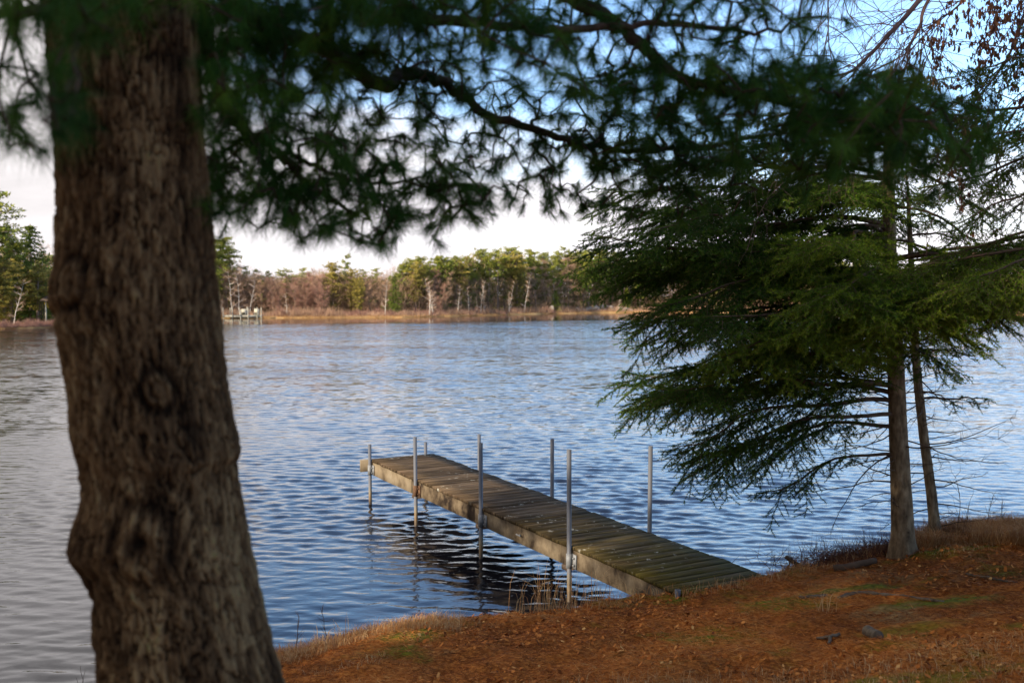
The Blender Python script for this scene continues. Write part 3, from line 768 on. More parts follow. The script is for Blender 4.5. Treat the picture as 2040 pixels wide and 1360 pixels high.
    # ---- limbs, drawn as (px, py, distance), all growing from the trunk
    LB = [
        ([(330, -60, 2.62), (405, 30, 2.70), (430, 170, 2.8), (490, 255, 2.9), (560, 310, 3.0), (620, 370, 3.1), (700, 425, 3.2)], .026, .006),
        ([(520, 285, 2.95), (600, 318, 3.05), (680, 350, 3.15), (760, 362, 3.3), (880, 372, 3.4)], .010, .004),
        ([(300, -150, 2.62), (420, -40, 2.75), (520, 40, 3.0), (620, 90, 3.2), (690, 130, 3.35), (768, 170, 3.5), (800, 152, 3.6), (845, 150, 3.7), (900, 178, 3.8), (960, 222, 3.9), (1050, 256, 4.0), (1150, 286, 4.1), (1250, 300, 4.2), (1400, 292, 4.3), (1560, 262, 4.4)], .034, .008),
        ([(290, -560, 2.62), (700, -300, 3.2), (1000, -90, 3.55), (1150, 5, 3.6), (1220, 42, 3.6), (1290, 102, 3.5), (1350, 152, 3.45), (1440, 178, 3.4), (1560, 205, 3.3), (1700, 240, 3.25), (1830, 262, 3.2)], .036, .007),
        ([(300, -260, 2.62), (500, -140, 2.8), (700, -40, 2.95), (850, 30, 3.05), (1000, 50, 3.15), (1150, 60, 3.2), (1300, 50, 3.3), (1460, 66, 3.35), (1560, 60, 3.4)], .026, .005),
        ([(200, 14, 2.55), (60, 22, 2.4), (-60, 34, 2.3), (-220, 80, 2.2)], .020, .007),
        ([(230, -330, 2.5), (190, -120, 2.2), (165, 40, 2.0), (150, 140, 1.95), (135, 240, 1.9)], .012, .003),
        ([(330, -400, 2.7), (560, -260, 3.2), (900, -180, 3.9), (1300, -140, 4.5), (1700, -120, 5.0)], .03, .008),
    ]
    paths = []
    for P, r0, r1 in LB:
        pts = smooth_path([at(*p) for p in P], 7)
        k_ = len(pts); pts = pts + np.stack([fbm(np.arange(k_) * .5, np.full(k_, i_ * 9.3 + len(paths)), o=2, seed=5) for i_ in range(3)], 1) * .012
        paths.append((pts, np.linspace(r0, r1, len(pts)) ** 1.0))
    # ---- how much foliage hangs where: rows of 50 px, columns of 100 px
    G = ["999999997766555420000", "462579987665655310000", "310299987665455310000", "220099976555679986310", "330089746555799998520", "220067645557999999730",
         "000078765667999999640", "000099998765996542100", "000088899733642000000", "000012251000000000000"]
    pts2 = []
    for ry, row in enumerate(G):
        for rx, c in enumerate(row):
            n = int(c) * 1.75
            if ry in (0, 1, 2) and 4 <= rx <= 7: n *= 1.4
            if ry in (3, 4, 5, 6) and 11 <= rx <= 17: n *= 1.5
            if rx in (0, 1, 2, 3): n *= (.10 if ry > 0 and rx else .55)
            for _ in range(int(n + rng.random())): pts2.append((rx * 100 + rng.uniform(0, 100), ry * 50 + rng.uniform(-20, 42)))
    for _ in range(130): pts2.append((rng.uniform(-60, 1420), rng.uniform(-130, 0)))
    pts2 += [(872, 482), (866, 470), (612, 470), (600, 476), (588, 462), (640, 462), (655, 455), (745, 478), (730, 470), (762, 475), (790, 452), (700, 458), (1040, 418), (1085, 420), (1120, 424), (1160, 415), (1200, 408), (935, 418), (960, 405), (118, 262), (130, 240), (150, 262), (108, 230), (165, 235), (125, 205), (150, 190), (140, 160), (1620, 62), (1600, 60), (1560, 95), (1640, 110), (20, 262), (15, 250), (90, 300), (60, 285), (30, 210), (5, 225)]
    pts2 = np.array(pts2)
    # depth from the nearest limb in the picture
    allp = np.concatenate([p for p, _ in paths]); lid = np.concatenate([np.full(len(p), i) for i, (p, _) in enumerate(paths)])
    ax, ay = proj(allp)
    wts = np.array([1, 1, 1, .9, 1, .6, .8, 2.2])
    # bias: left of the trunk -> limb 5; the tuft in front of the trunk -> limb 6
    D2 = (ax[None] - pts2[:, :1]) ** 2 + (ay[None] - pts2[:, 1:]) ** 2
    D2 = np.sqrt(D2) * wts[lid][None] + rng.uniform(0, 90, (len(pts2), len(paths)))[:, lid]
    D2[:, lid == 6] += np.where((pts2[:, 0] > 95) & (pts2[:, 0] < 230), -60, 500)[:, None]
    D2[:, lid == 5] += np.where(pts2[:, 0] < 110, -100, 400)[:, None]
    D2[:, lid == 3] += np.where(pts2[:, 0] > 1120, -25, 60)[:, None]
    near = D2.argmin(1)
    T = np.array([at(px, py, allp[k_][1] + rng.normal(0, .20)) for (px, py), k_ in zip(pts2, near)])
    li = lid[near]
    for i, (P, rad) in enumerate(paths):
        tg = T[li == i]
        wood = MB(); addtube(wood, P, rad, 10)
        nodes = list(P[3:]); ids = [-1] * len(nodes); NP = np.array(nodes); par = {}; 
        start = len(NP)
        if len(tg):
            dl = np.min(np.linalg.norm(tg[:, None] - P[None], axis=2), 1); tg = tg[np.argsort(dl)]
            pos = NP.copy(); parent = []
            NW = []
            for t_ in tg:
                dd = np.linalg.norm(pos - t_, axis=1); k_ = int(dd.argmin())
                NW.append((k_, t_)); pos = np.vstack([pos, t_]); parent.append(k_)
            desc = np.ones(len(tg))
            for q in range(len(tg) - 1, -1, -1):
                if parent[q] >= start: desc[parent[q] - start] += desc[q]
            A = []; Bp = []; r0 = []; r1 = []; tips = []; dirs = []
            for q, (k_, t_) in enumerate(NW):
                a = pos[k_]; mid = (a + t_) / 2 + rng.normal(0, .012, 3) + [0, 0, .012]
                rr = .0016 + .0011 * math.sqrt(desc[q])
                A += [a, mid]; Bp += [mid, t_]; r0 += [rr * 1.15, rr]; r1 += [rr, rr * .85]
                dv = nrm((t_ - mid)[None])[0]
                tips.append(t_); dirs.append(dv)
                if np.linalg.norm(t_ - a) > .13: tips.append(mid); dirs.append(nrm((mid - a)[None])[0])
            V, F = segs(np.array(A), np.array(Bp), np.array(r0), np.array(r1), 5); wood.add(V, F)
        br = wood.build('branch', M['limb_bark'], root)
        if len(tg):
            tips = np.array(tips); dirs = np.array(dirs); nt_ = len(tips)
            k_ = 120
            sh = nrm(dirs * .8 + rng.normal(0, .35, (nt_, 3)) + [0, 0, -.12])
            slen = rng.uniform(.03, .11, nt_)
            along = rng.uniform(0, 1, (nt_, k_))
            Bq = tips[:, None] - sh[:, None] * (along * slen[:, None])[..., None] + sh[:, None] * .01
            sp_ = nrm(rng.normal(0, 1, (nt_, k_, 3)))
            Dn = nrm(sh[:, None] * rng.uniform(.3, 1.4, (nt_, k_, 1)) + sp_ * .9 + np.array([0, 0, -.32]))
            Bq = Bq.reshape(-1, 3); Dn = Dn.reshape(-1, 3); m_ = len(Bq)
            V, F = needles(Bq, Dn, rng.uniform(.05, .10, m_), rng.uniform(.0010, .0018, m_))
            vr = np.repeat(np.clip(rng.normal(.45, .24, nt_), 0, 1), k_ * 3)
            link('foliage', mesh_np('foliage', V, [F], vr), br, M['pine_needle'], False)
    # the upper crown, above the picture: whorls of limbs, foliage in clumps
    wood = MB(); nb = []
    for z in np.arange(5.2, 11.6, .5):
        cx_, rr_ = centre(z)
        for q in range(4):
            a = rng.uniform(0, 6.28); ln = (12.6 - z) * .38 + .4
            p0 = np.array([cx_, TR_Y, z]); dv = np.array([math.cos(a), math.sin(a), .18])
            p = smooth_path([p0, p0 + dv * ln * .5, p0 + dv * ln + [0, 0, .1]], 5)
            addtube(wood, p, np.linspace(.035, .008, len(p)), 6)
            for s_ in np.linspace(.25, 1, int(14 * ln) + 3): nb.append(p0 + dv * ln * s_ + rng.normal(0, .16, 3) * [1, 1, .5])
    br = wood.build('branch', M['limb_bark'], root)
    nb = np.array(nb); k_ = 26
    Dn = nrm(rng.normal(0, 1, (len(nb) * k_, 3))); V, F = needles(np.repeat(nb, k_, 0), Dn, .14, .010)
    link('foliage', mesh_np('foliage', V, [F], np.full(len(V), .4)), br, M['pine_needle'], False)
pine()

# ------------------------------------------------------------------ spruces
def spruce(label, TP, branches, trunk_mat, dead=(), seed=1, ndens=150):
    """TP: trunk [(px,py,Y,radius)], branches: (z, azimuth deg, length, droop, inner bare share, needle tone, raised on boughs painted sunlit)"""
    r = np.random.default_rng(seed)
    C = np.array([at(a, b, c) for a, b, c, _ in TP]); Rr = np.array([q[3] for q in TP])
    gz = float(ground_z(C[0][0], C[0][1]))
    root = empty('spruce_tree', (C[0][0], C[0][1], gz), label, 'spruce tree')
    C2 = smooth_path(C, 10); R2 = np.interp(np.linspace(0, len(C) - 1, len(C2)), np.arange(len(C)), Rr)
    C2[0][2] = gz - .25
    zz = np.arange(C2[0][2], C2[-1][2], .02); cx = np.interp(zz, C2[:, 2], C2[:, 0]); cy = np.interp(zz, C2[:, 2], C2[:, 1]); rz = np.interp(zz, C2[:, 2], R2)
    th = np.linspace(0, 2 * np.pi, 48, endpoint=False); TH, Z = np.meshgrid(th, zz)
    ca, sa = np.cos(TH), np.sin(TH)
    bark = fbm(ca * 5, sa * 5, Z * 12, o=3, seed=seed + 60)
    col = .48 + .25 * bark
    h = .0025 * bark
    for _ in range(int(34 * (zz[-1] - zz[0]) / 3)):       # small branch scars
        t0 = r.uniform(0, 6.28); z0 = r.uniform(gz + .1, zz[-1]); kr = r.uniform(.010, .026)
        dth = (TH - t0 + np.pi) % (2 * np.pi) - np.pi
        dd = np.sqrt((dth * rz[:, None]) ** 2 + ((Z - z0) * 1.5) ** 2) / kr
        h = h + .004 * np.exp(-dd ** 2); col = col - .35 * np.exp(-(dd / .8) ** 2)
    ru = np.linspace(0, 1, len(zz))
    fl = sstep(gz + .22, gz - .1, Z)
    rad = rz[:, None] * (1 + .03 * fbm(ca, sa, Z * 1.5, o=2, seed=seed)) + h + fl * (.02 + .03 * np.maximum(0, np.sin(TH * 4 + 2)))
    V = np.stack([cx[:, None] + ca * rad, cy[:, None] + sa * rad, Z], -1).reshape(-1, 3)
    nx = len(th); i = np.arange(len(zz) - 1)[:, None] * nx; j = np.arange(nx)[None]; j2 = (j + 1) % nx
    link('trunk', mesh_np('trunk', V, [np.stack([i + j, i + j2, i + nx + j2, i + nx + j], -1).reshape(-1, 4)], np.clip(col, 0, 1).ravel()), root, trunk_mat)
    def tz(z): return np.array([np.interp(z, C2[:, 2], C2[:, 0]), np.interp(z, C2[:, 2], C2[:, 1]), z])
    for (z, azd, ln, droop, bare, bri) in branches:
        a = math.radians(azd); hd = np.array([math.sin(a), math.cos(a), 0.]); sdv = np.array([hd[1], -hd[0], 0.])
        p0 = tz(z); n = 22; s = np.linspace(0, 1, n)
        rise = .10 * ln
        P = p0 + hd * (s * ln)[:, None] + np.array([0, 0, 1.]) * (rise * s * 2 * (1 - s) - droop * s ** 1.6 + .16 * ln * .35 * s ** 5)[:, None] + sdv * (ln * .05 * np.sin(s * 3 + r.uniform(0, 6)) * s)[:, None]
        fr = r.uniform(0, 99); P = P + r.normal(0, .006, P.shape) * s[:, None] + np.stack([vnoise(s * 3.2 + fr, s * 0 + c_ * 7, seed=seed + 3) for c_ in range(3)], 1) * (.055 * ln * s[:, None] ** .7)
        wood = MB(); r0 = .006 + .0065 * ln
        addtube(wood, P, r0 * (1 - s) ** .8 + .0025, 7)
        Pa, Pb, ra, rb = [], [], [], []; NB, ND, NV = [], [], []
        def shoot(p, q, fac):
            """green shoot: needles all round between p and q"""
            v = q - p; l_ = np.linalg.norm(v)
            if l_ < .01: return
            m = max(3, int(ndens * l_)); t = r.uniform(0, 1.03, m)[:, None]
            dv = v / l_
            NB.append(p + v * t); ND.append(nrm(dv * .62 + nrm(r.normal(0, 1, (m, 3))) * .8 + [0, 0, .12])); NV.append(np.clip(fac + r.normal(0, .07, m), 0, 1))
        def sub(p, dirv, l2, f, depth, s_):
            k = 3 if depth else 5
            ts = np.linspace(0, 1, k + 1)
            q = p + dirv * (ts * l2)[:, None] + np.array([0, 0, -1.]) * (l2 * .27 * ts ** 1.4)[:, None] + np.array([0, 0, 1.]) * (l2 * .10 * ts ** 4)[:, None]
            q[1:] += r.normal(0, .02 * l2, (k, 3))
            for u in range(k):
                Pa.append(q[u]); Pb.append(q[u + 1]); w_ = .0016 + .0042 * l2 * (1 - u / k); ra.append(w_); rb.append(w_ * .8)
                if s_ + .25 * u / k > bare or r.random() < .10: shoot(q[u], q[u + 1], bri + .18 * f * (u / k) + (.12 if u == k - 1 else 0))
            return q
        ns = max(6, int(ln / .058))
        for u in range(ns):
            s_ = .14 + .84 * (u + r.random() * .6) / ns
            p = np.array([np.interp(s_, s, P[:, c]) for c in range(3)])
            tv = nrm((np.array([np.interp(min(1, s_ + .04), s, P[:, c]) for c in range(3)]) - p)[None])[0]
            sg = 1 if u % 2 else -1
            ang = math.radians(r.uniform(34, 68))
            dv = nrm((tv * math.cos(ang) + sdv * sg * math.sin(ang) + np.array([0, 0, r.normal(-.16, .24)]))[None])[0]
            l2 = ln * (.10 + .34 * math.sin(math.pi * min(1, (1 - s_) * 1.0 + .02) ** .75) * .75) * r.uniform(.55, 1.15)
            l2 = min(l2, .60)
            if s_ < bare and r.random() < .35: l2 *= .6
            q = sub(p, dv, l2, 1, 0, s_)
            nsub = int(l2 / .046)
            for v_ in range(nsub):
                t = (v_ + 1.2) / (nsub + 1.2); k_ = t * 5; i0 = min(4, int(k_)); pp = q[i0] + (q[i0 + 1] - q[i0]) * (k_ - i0)
                d0 = nrm((q[i0 + 1] - q[i0])[None])[0]; side = nrm(np.cross(d0, [0, 0, 1.])[None])[0] * (1 if v_ % 2 else -1)
                dv2 = nrm((d0 * .75 + side * .75 + np.array([0, 0, r.normal(-.12, .25)]))[None])[0]
                sub(pp, dv2, (l2 * .42 * (1 - t * .75) + .035) * r.uniform(.6, 1.2), 1, 1, s_ + .2 * t)
        # leading tip
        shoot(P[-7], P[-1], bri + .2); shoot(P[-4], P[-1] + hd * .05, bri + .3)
        V, F = segs(np.array(Pa), np.array(Pb), np.array(ra), np.array(rb), 3); wood.add(V, F)
        br = wood.build('branch', M['twig'], root)
        if NB:
            NBa = np.concatenate(NB); NDa = np.concatenate(ND); m = len(NBa)
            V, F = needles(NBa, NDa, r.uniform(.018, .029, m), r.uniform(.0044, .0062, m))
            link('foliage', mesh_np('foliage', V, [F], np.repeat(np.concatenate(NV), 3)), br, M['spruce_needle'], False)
    if dead:
        wood = MB()
        for (z, azd, ln) in dead:
            a = math.radians(azd); dv = np.array([math.sin(a), math.cos(a), r.normal(-.05, .15)]); p = tz(z)
            cur = p; pts = [p]
            for _ in range(9): dv = nrm((dv + r.normal(0, .14, 3) + [0, 0, .0])[None])[0]; cur = cur + dv * ln / 9; pts.append(cur)
            addtube(wood, pts, np.linspace(.005 + .003 * ln, .0015, 10), 5)
            for _ in range(int(ln * 16)):
                k_ = r.integers(2, 10); pp = pts[k_]; d2 = nrm((dv + r.normal(0, .7, 3))[None])[0]; l_ = r.uniform(.05, .26) * ln
                m1 = pp + d2 * l_ * .5; m2 = m1 + nrm((d2 + r.normal(0, .35, 3))[None])[0] * l_ * .5
                V, F = segs(np.array([pp, m1]), np.array([m1, m2]), np.array([.002, .0016]), np.array([.0016, .001]), 3); wood.add(V, F)
        wood.build('dead_twigs', M['twig'], root)
    return root
def zrow(py, Y): return float(at(1020, py, Y)[2])
def main_spruce():
    TP = [(1802, 1150, 8.7, .125), (1800, 1110, 8.7, .108), (1796, 1000, 8.7, .092), (1790, 880, 8.7, .080), (1785, 750, 8.7, .072), (1778, 620, 8.7, .066), (1772, 500, 8.7, .060), (1770, 380, 8.7, .050), (1772, 250, 8.7, .034), (1776, 130, 8.7, .010)]
    B = []; r = np.random.default_rng(5)
    def reach(px, tx): return abs(px - tx) / 228.
    # left side, traced: (row on trunk, tip px, tip row, azimuth offset from due left)
    for py, tx, ty, off, bare in [(800, 1300, 860, -8, .30), (770, 1330, 800, 12, .28), (850, 1400, 930, 10, .32), (905, 1515, 975, -4, .40), (740, 1310, 720, -14, .28), (785, 1320, 835, 22, .30), (825, 1360, 890, -20, .34), (770, 1300, 760, -26, .28), (690, 1270, 660, 6, .28), (700, 1300, 765, 24, .34),
                                  (640, 1275, 630, -10, .25), (600, 1245, 560, 10, .22), (565, 1205, 500, -4, .25), (560, 1290, 600, -24, .28), (520, 1225, 530, 18, .22), (480, 1235, 440, 0, .22), (450, 1240, 470, -20, .22),
                                  (400, 1255, 400, 8, .22), (350, 1300, 350, -10, .2), (300, 1400, 300, 5, .2), (640, 1330, 640, -34, .25), (720, 1400, 700, -38, .28), (500, 1330, 520, 36, .22), (380, 1400, 420, 32, .2)]:
        ln = reach(1780, tx) / math.cos(math.radians(off)) * (1 + .10 * math.sin(math.radians(off)))
        dr = (ty - py) * .0044
        B.append((zrow(py, 8.7), -90 + off, ln, max(-.25, dr * 1.1 + .04 * ln), bare, .30))
    for q in range(14):
        py = r.uniform(230, 560); tx = 1270 + abs(py - 520) * .5 + r.uniform(0, 260)
        ln = reach(1780, tx); B.append((zrow(py, 8.7), -90 + r.uniform(-42, 42), ln, r.uniform(.02, .35), .18, .30))
    # right side: arching and drooping
    for py, tx, ty, off in [(415, 2010, 520, 5), (330, 1990, 430, -12), (260, 1940, 360, 12), (215, 1900, 300, 0), (480, 1960, 560, 20), (560, 2000, 620, -10), (620, 1900, 680, 16), (170, 1850, 230, -10)]:
        ln = reach(1780, tx) / math.cos(math.radians(off))
        B.append((zrow(py, 8.7), 90 + off, ln, (ty - py) * .0044 + .1, .25, .32))
    # towards the camera and away from it
    for py in np.linspace(200, 700, 20):
        k = (py - 130) / 700
        ln = (.5 + 2.3 * k ** .8) * r.uniform(.7, 1.0) if py < 600 else 1.5 * r.uniform(.6, 1)
        az = r.choice([180, 180, 0]) + r.uniform(-55, 55)
        if py > 520: az = 180 + r.uniform(5, 65) if az > 90 else az - 30
        B.append((zrow(py, 8.7), az, ln, .04 * ln + .05, .25 if py < 650 else .45, .42 if 90 < az < 270 else .28))  # camera-side needles get a lighter tone, sunlight put into the colour
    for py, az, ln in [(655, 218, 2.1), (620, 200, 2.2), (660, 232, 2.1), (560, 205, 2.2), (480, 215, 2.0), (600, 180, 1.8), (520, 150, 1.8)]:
        B.append((zrow(py, 8.7), az, ln, .10 * ln, .30, .58))  # paler needle colour paints sunlight onto these near boughs
    for py in np.linspace(140, 300, 9): B.append((zrow(py, 8.7), r.uniform(0, 360), .3 + (py - 130) * .0045, -.02, .1, .35))
    D = [(zrow(py, 8.7), r.uniform(-150, 150) if r.random() < .4 else r.choice([-90, 90]) + r.uniform(-30, 30), r.uniform(.3, 1.1)) for py in np.linspace(700, 1010, 26)]
    D += [(zrow(750, 8.7), -95, 1.3), (zrow(900, 8.7), -85, 1.0), (zrow(905, 8.7), -100, .9)]
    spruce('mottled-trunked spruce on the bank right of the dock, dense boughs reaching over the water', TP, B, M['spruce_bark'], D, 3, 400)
main_spruce()
def thin_spruce():
    Y = 9.35
    TP = [(1868, 1118, Y, .062), (1865, 1080, Y, .054), (1855, 980, Y, .048), (1838, 850, Y, .042), (1825, 720, Y, .036), (1818, 580, Y, .030), (1812, 460, Y, .022), (1808, 360, Y, .008)]
    r = np.random.default_rng(9); B = []
    for py, az, ln in [(700, 85, .60), (795, 92, .66), (680, 60, .4), (650, 95, .5), (600, 110, .6), (560, 70, .8), (520, 100, .7), (470, 80, .6), (430, 60, .5), (640, -80, .6), (560, -60, .6), (600, 180, .6), (520, 150, .6), (690, 20, .6)]:
        B.append((zrow(py, Y), az, ln, .10 * ln, .35, .3))
    D = [(zrow(py, Y), r.choice([90, 60, 120, -80, 180]) + r.uniform(-25, 25), r.uniform(.25, .8)) for py in np.linspace(720, 1060, 30)]
    spruce('thin leaning dark-stemmed spruce just right of the mottled spruce, with bare lower twigs', TP, B, M['spruce_bark'], D, 13, 300)
thin_spruce()
def side_spruce():
    Y = 6.9; x = 2330
    TP = [(x, 1300, Y, .11), (x, 1000, Y, .095), (x, 600, Y, .08), (x, 300, Y, .06), (x, 0, Y, .04), (x, -250, Y, .01)]
    B = []
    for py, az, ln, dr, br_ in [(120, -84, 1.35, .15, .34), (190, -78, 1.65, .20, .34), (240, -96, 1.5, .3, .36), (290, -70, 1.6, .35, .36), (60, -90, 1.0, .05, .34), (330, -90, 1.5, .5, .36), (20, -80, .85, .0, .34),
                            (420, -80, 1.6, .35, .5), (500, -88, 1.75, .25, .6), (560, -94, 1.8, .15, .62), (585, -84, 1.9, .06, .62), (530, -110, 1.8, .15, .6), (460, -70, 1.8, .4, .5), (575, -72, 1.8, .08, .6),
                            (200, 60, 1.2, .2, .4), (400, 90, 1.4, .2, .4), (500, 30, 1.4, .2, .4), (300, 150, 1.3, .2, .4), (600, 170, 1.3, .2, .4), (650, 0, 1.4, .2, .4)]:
        B.append((zrow(py, Y), az, ln, dr, .2, br_))  # higher tones put sunlight into the needle colour of the lower boughs
    spruce('spruce beyond the right edge of the picture, only its sunlit-coloured green boughs reaching in', TP, B, M['spruce_bark'], (), 23, 260)
side_spruce()

# ------------------------------------------------------------------ bare birch hanging in from the top right
def birch():
    Y = 8.4
    b = at(2700, 1300, Y); b[2] = float(ground_z(b[0], b[1]))
    root = empty('birch_tree', b, 'bare birch hanging in at top right with fine twigs and withered brown leaves', 'birch tree')
    top = at(2560, -900, Y)
    t = MB(); addtube(t, smooth_path([b - [0, 0, .2], at(2680, 700, Y), at(2640, 100, Y), at(2600, -500, Y), top], 6), np.linspace(.15, .06, 25), 12)
    t.build('trunk', M['birch_twig'], root)
    LB = [([(2610, -420, 8.4), (2250, -380, 8.0), (1990, -200, 7.6), (1832, 0, 7.4), (1775, 65, 7.35), (1730, 112, 7.3), (1690, 145, 7.25), (1620, 158, 7.2)], .030, .006),
          ([(2600, -500, 8.4), (2200, -420, 8.1), (1960, -180, 7.9), (1850, 0, 7.8), (1833, 52, 7.8), (1810, 98, 7.75), (1806, 130, 7.7), (1785, 185, 7.7)], .022, .004),
          ([(2620, -100, 8.4), (2300, -120, 8.0), (2100, -60, 7.7), (2040, 30, 7.6), (2010, 110, 7.5), (1960, 180, 7.5), (1900, 235, 7.4)], .018, .004),
          ([(2600, -480, 8.4), (2100, -480, 7.8), (1780, -220, 7.4), (1665, -60, 7.2), (1650, 60, 7.2), (1660, 140, 7.2)], .012, .0025),
          ([(2600, -300, 8.4), (2280, -280, 8.2), (1990, -60, 8.0), (1900, 20, 8.0), (1870, 40, 8.0), (1800, 110, 8.0), (1700, 160, 8.0)], .012, .003),
          ([(2640, 100, 8.4), (2300, 60, 7.9), (2120, 120, 7.6), (2000, 260, 7.5), (1990, 380, 7.4), (2030, 420, 7.4)], .014, .003)]
    r = np.random.default_rng(4)
    leafC = []
    for bi, (P, r0, r1) in enumerate(LB):
        pts = smooth_path([at(*p) for p in P], 8); mb = MB(); addtube(mb, pts, np.linspace(r0, r1, len(pts)), 8)
        A, Bq, ra, rb = [], [], [], []
        def twig(p, dv, ln, rad, lev):
            cur = p; k = 6
            for q in range(k):
                dv = nrm((dv + r.normal(0, .16, 3) + np.array([0, 0, -.10 - .05 * lev]))[None])[0]
                nx_ = cur + dv * ln / k; A.append(cur); Bq.append(nx_); w_ = rad * (1 - .6 * q / k); ra.append(w_); rb.append(w_ * .85)
                if lev < 2 and r.random() < (.8 if lev == 0 else .45): twig(nx_, nrm((dv + r.normal(0, .55, 3))[None])[0], ln * r.uniform(.35, .65), rad * .6, lev + 1)
                cur = nx_
                if bi in (2, 5) or cur[0] > 3.05 + .0 * lev:
                    if r.random() < (.16 if (bi == 2) else .04) and lev > 0: leafC.append(cur)
        n0 = len(pts)
        for q in range(int(n0 * .40), n0 - 1):
            if r.random() < .5:
                tv = nrm((pts[q + 1] - pts[q])[None])[0]
                twig(pts[q], nrm((tv * .8 + r.normal(0, .5, 3))[None])[0], r.uniform(.4, 1.0), .0055, 0)
        V, F = segs(np.array(A), np.array(Bq), np.array(ra), np.array(rb), 3); mb.add(V, F)
        mb.build('limb', M['birch_twig'], root)
    # withered leaves, in hanging clusters
    Lc = np.array(leafC)
    extra = []
    for _ in range(130):
        px, py = r.uniform(1890, 2060), abs(r.normal(0, 75)) - 10
        if px < 1930 and py > 70: continue
        extra.append(at(px, py, 7.5 + r.normal(0, .15)))
    for px, py in [(1985, 300), (1990, 310), (1950, 310), (1998, 352), (2010, 358), (1852, 48), (1875, 50), (1888, 60), (1905, 58), (1893, 80), (1908, 92), (1960, 380), (1935, 118), (1975, 120)]: extra.append(at(px, py, 7.5))
    extra = np.array(extra)
    # every cluster hangs on a twig of its own that joins the nearest limb
    base = smooth_path([at(*p) for p in LB[2][0]], 8)[6:]
    mb = MB(); pos = base.copy(); order = np.argsort(np.min(np.linalg.norm(extra[:, None] - base[None], axis=2), 1)); A = []; Bq = []
    for e_ in extra[order]:
        k = np.linalg.norm(pos - e_, axis=1).argmin(); mid = (pos[k] + e_) / 2 + r.normal(0, .01, 3); A += [pos[k], mid]; Bq += [mid, e_]; pos = np.vstack([pos, e_])
    V, F = segs(np.array(A), np.array(Bq), .0022, .0018, 3); mb.add(V, F); tw = mb.build('twig', M['birch_twig'], root); tw['kind'] = 'stuff'
    C = np.concatenate([Lc, extra]) if len(Lc) else extra
    C = C[(C[:, 0] > at(1850, 0, 7.5)[0])]
    k = 7; C = np.repeat(C, k, 0) + r.normal(0, .014, (len(C) * k, 3)) - [0, 0, .02]
    a = r.uniform(0, 6.28, len(C)); A = np.stack([np.cos(a) * .35, np.sin(a) * .35, -np.ones(len(C))], 1) * r.uniform(.012, .022, len(C))[:, None]
    Bv = np.stack([-np.sin(a), np.cos(a), r.normal(0, .4, len(C))], 1) * r.uniform(.005, .011, len(C))[:, None]
    V, F = quads(C, A, Bv); link('leaves', mesh_np('leaves', V, [F], np.repeat(np.clip(r.normal(.45, .2, len(C)), 0, 1), 5)), root, M['dead_leaf'], False)
birch()

# ------------------------------------------------------------------ unseen pines added behind the viewer to shade the foreground
def shade_tree(x, y, h, rc, first=[None]):
    gz = float(ground_z(x, y, False))
    root = empty('pine_tree', (x, y, gz), 'tall unseen pine behind the viewer, added to shade the foreground', 'pine tree', 'unseen pines added behind the viewer for shade')
    if first[0] is None:
        r = np.random.default_rng(2); H = 12.; t = MB(); addtube(t, [(0, 0, -.3), (.05, 0, 3), (0, .08, 7), (0, 0, H)], [.2, .16, .11, .02], 10)
        C = []
        for z in np.arange(2.6, H, .45):
            for q in range(5):
                a = r.uniform(0, 6.28); ln = (1 - (z - 2) / (H - 1.6)) ** .7 * 2.9 * r.uniform(.6, 1) + .3
                e = np.array([math.cos(a) * ln, math.sin(a) * ln, z + .15 * ln]); V, F = segs([(0, 0, z)], [e], .04, .01, 5); t.add(V, F)
                for s_ in np.linspace(.25, 1, int(ln * 9) + 2): C.append(np.array([0, 0, z]) * (1 - s_) + e * s_ + r.normal(0, .2, 3) * [1, 1, .4])
        C = np.array(C); k = 22; Dn = nrm(r.normal(0, 1, (len(C) * k, 3)) + [0, 0, .2]); V, F = needles(np.repeat(C, k, 0), Dn, .30, .028)
        first[0] = (t.mesh('trunk'), mesh_np('foliage', V, [F], np.full(len(V), .4)))
        first[0][0].materials.append(M['limb_bark']); first[0][1].materials.append(M['pine_needle'])
    for nm, me in zip(('trunk', 'foliage'), first[0]):
        o = bpy.data.objects.new(nm, me); COL.objects.link(o); o.parent = root
    root.scale = (rc, rc, h / 12.); root.rotation_euler = (0, 0, x * 3.1 + y)
for x, y, h, rc in [(-7.3, -1.1, 6.6, .8), (-9.5, -1.2, 8.9, .95), (-8.5, -4.5, 11, 1), (-12.5, -3.0, 12, 1.1), (-6.0, -6.5, 11, 1), (-14, -7, 14, 1.2), (-9.5, -9, 14, 1.2), (-13.5, .2, 9.6, .9), (-3.2, -8.5, 11, 1.0)]:
    shade_tree(x, y, h, rc)

# ------------------------------------------------------------------ far shore
FS = [(-9000, 760), (-3000, 715), (-1200, 672), (-200, 657), (0, 655.5), (60, 654), (115, 652), (200, 644), (300, 637), (440, 634), (600, 633.4), (800, 632.5), (900, 630), (1000, 627.5), (1100, 625), (1200, 623.3), (1330, 622.5), (1600, 624), (1900, 627), (2040, 629), (2500, 640), (4000, 690), (9000, 780)]
_fx = np.array([a for a, _ in FS]); _fy = CH * FPX / (np.array([b for _, b in FS]) - 590.)
def fY(px): return float(np.interp(px, _fx, _fy))
def fpos(px, back=0.):
    """ground point on the far shore at image column px, 'back' metres behind the waterline"""
    Y = fY(px) + back; X = (px - 1020) / FPX * Y * 1.0
    return np.array([X, Y, far_h(back, X, Y)])
def far_h(b, X, Y): return -.25 + .42 * sstep(-.6, 1.2, b) + .25 * sstep(3, 30, b) + .06 * fbm(X * .25, Y * .25, o=3, seed=71) * sstep(0, 3, b)
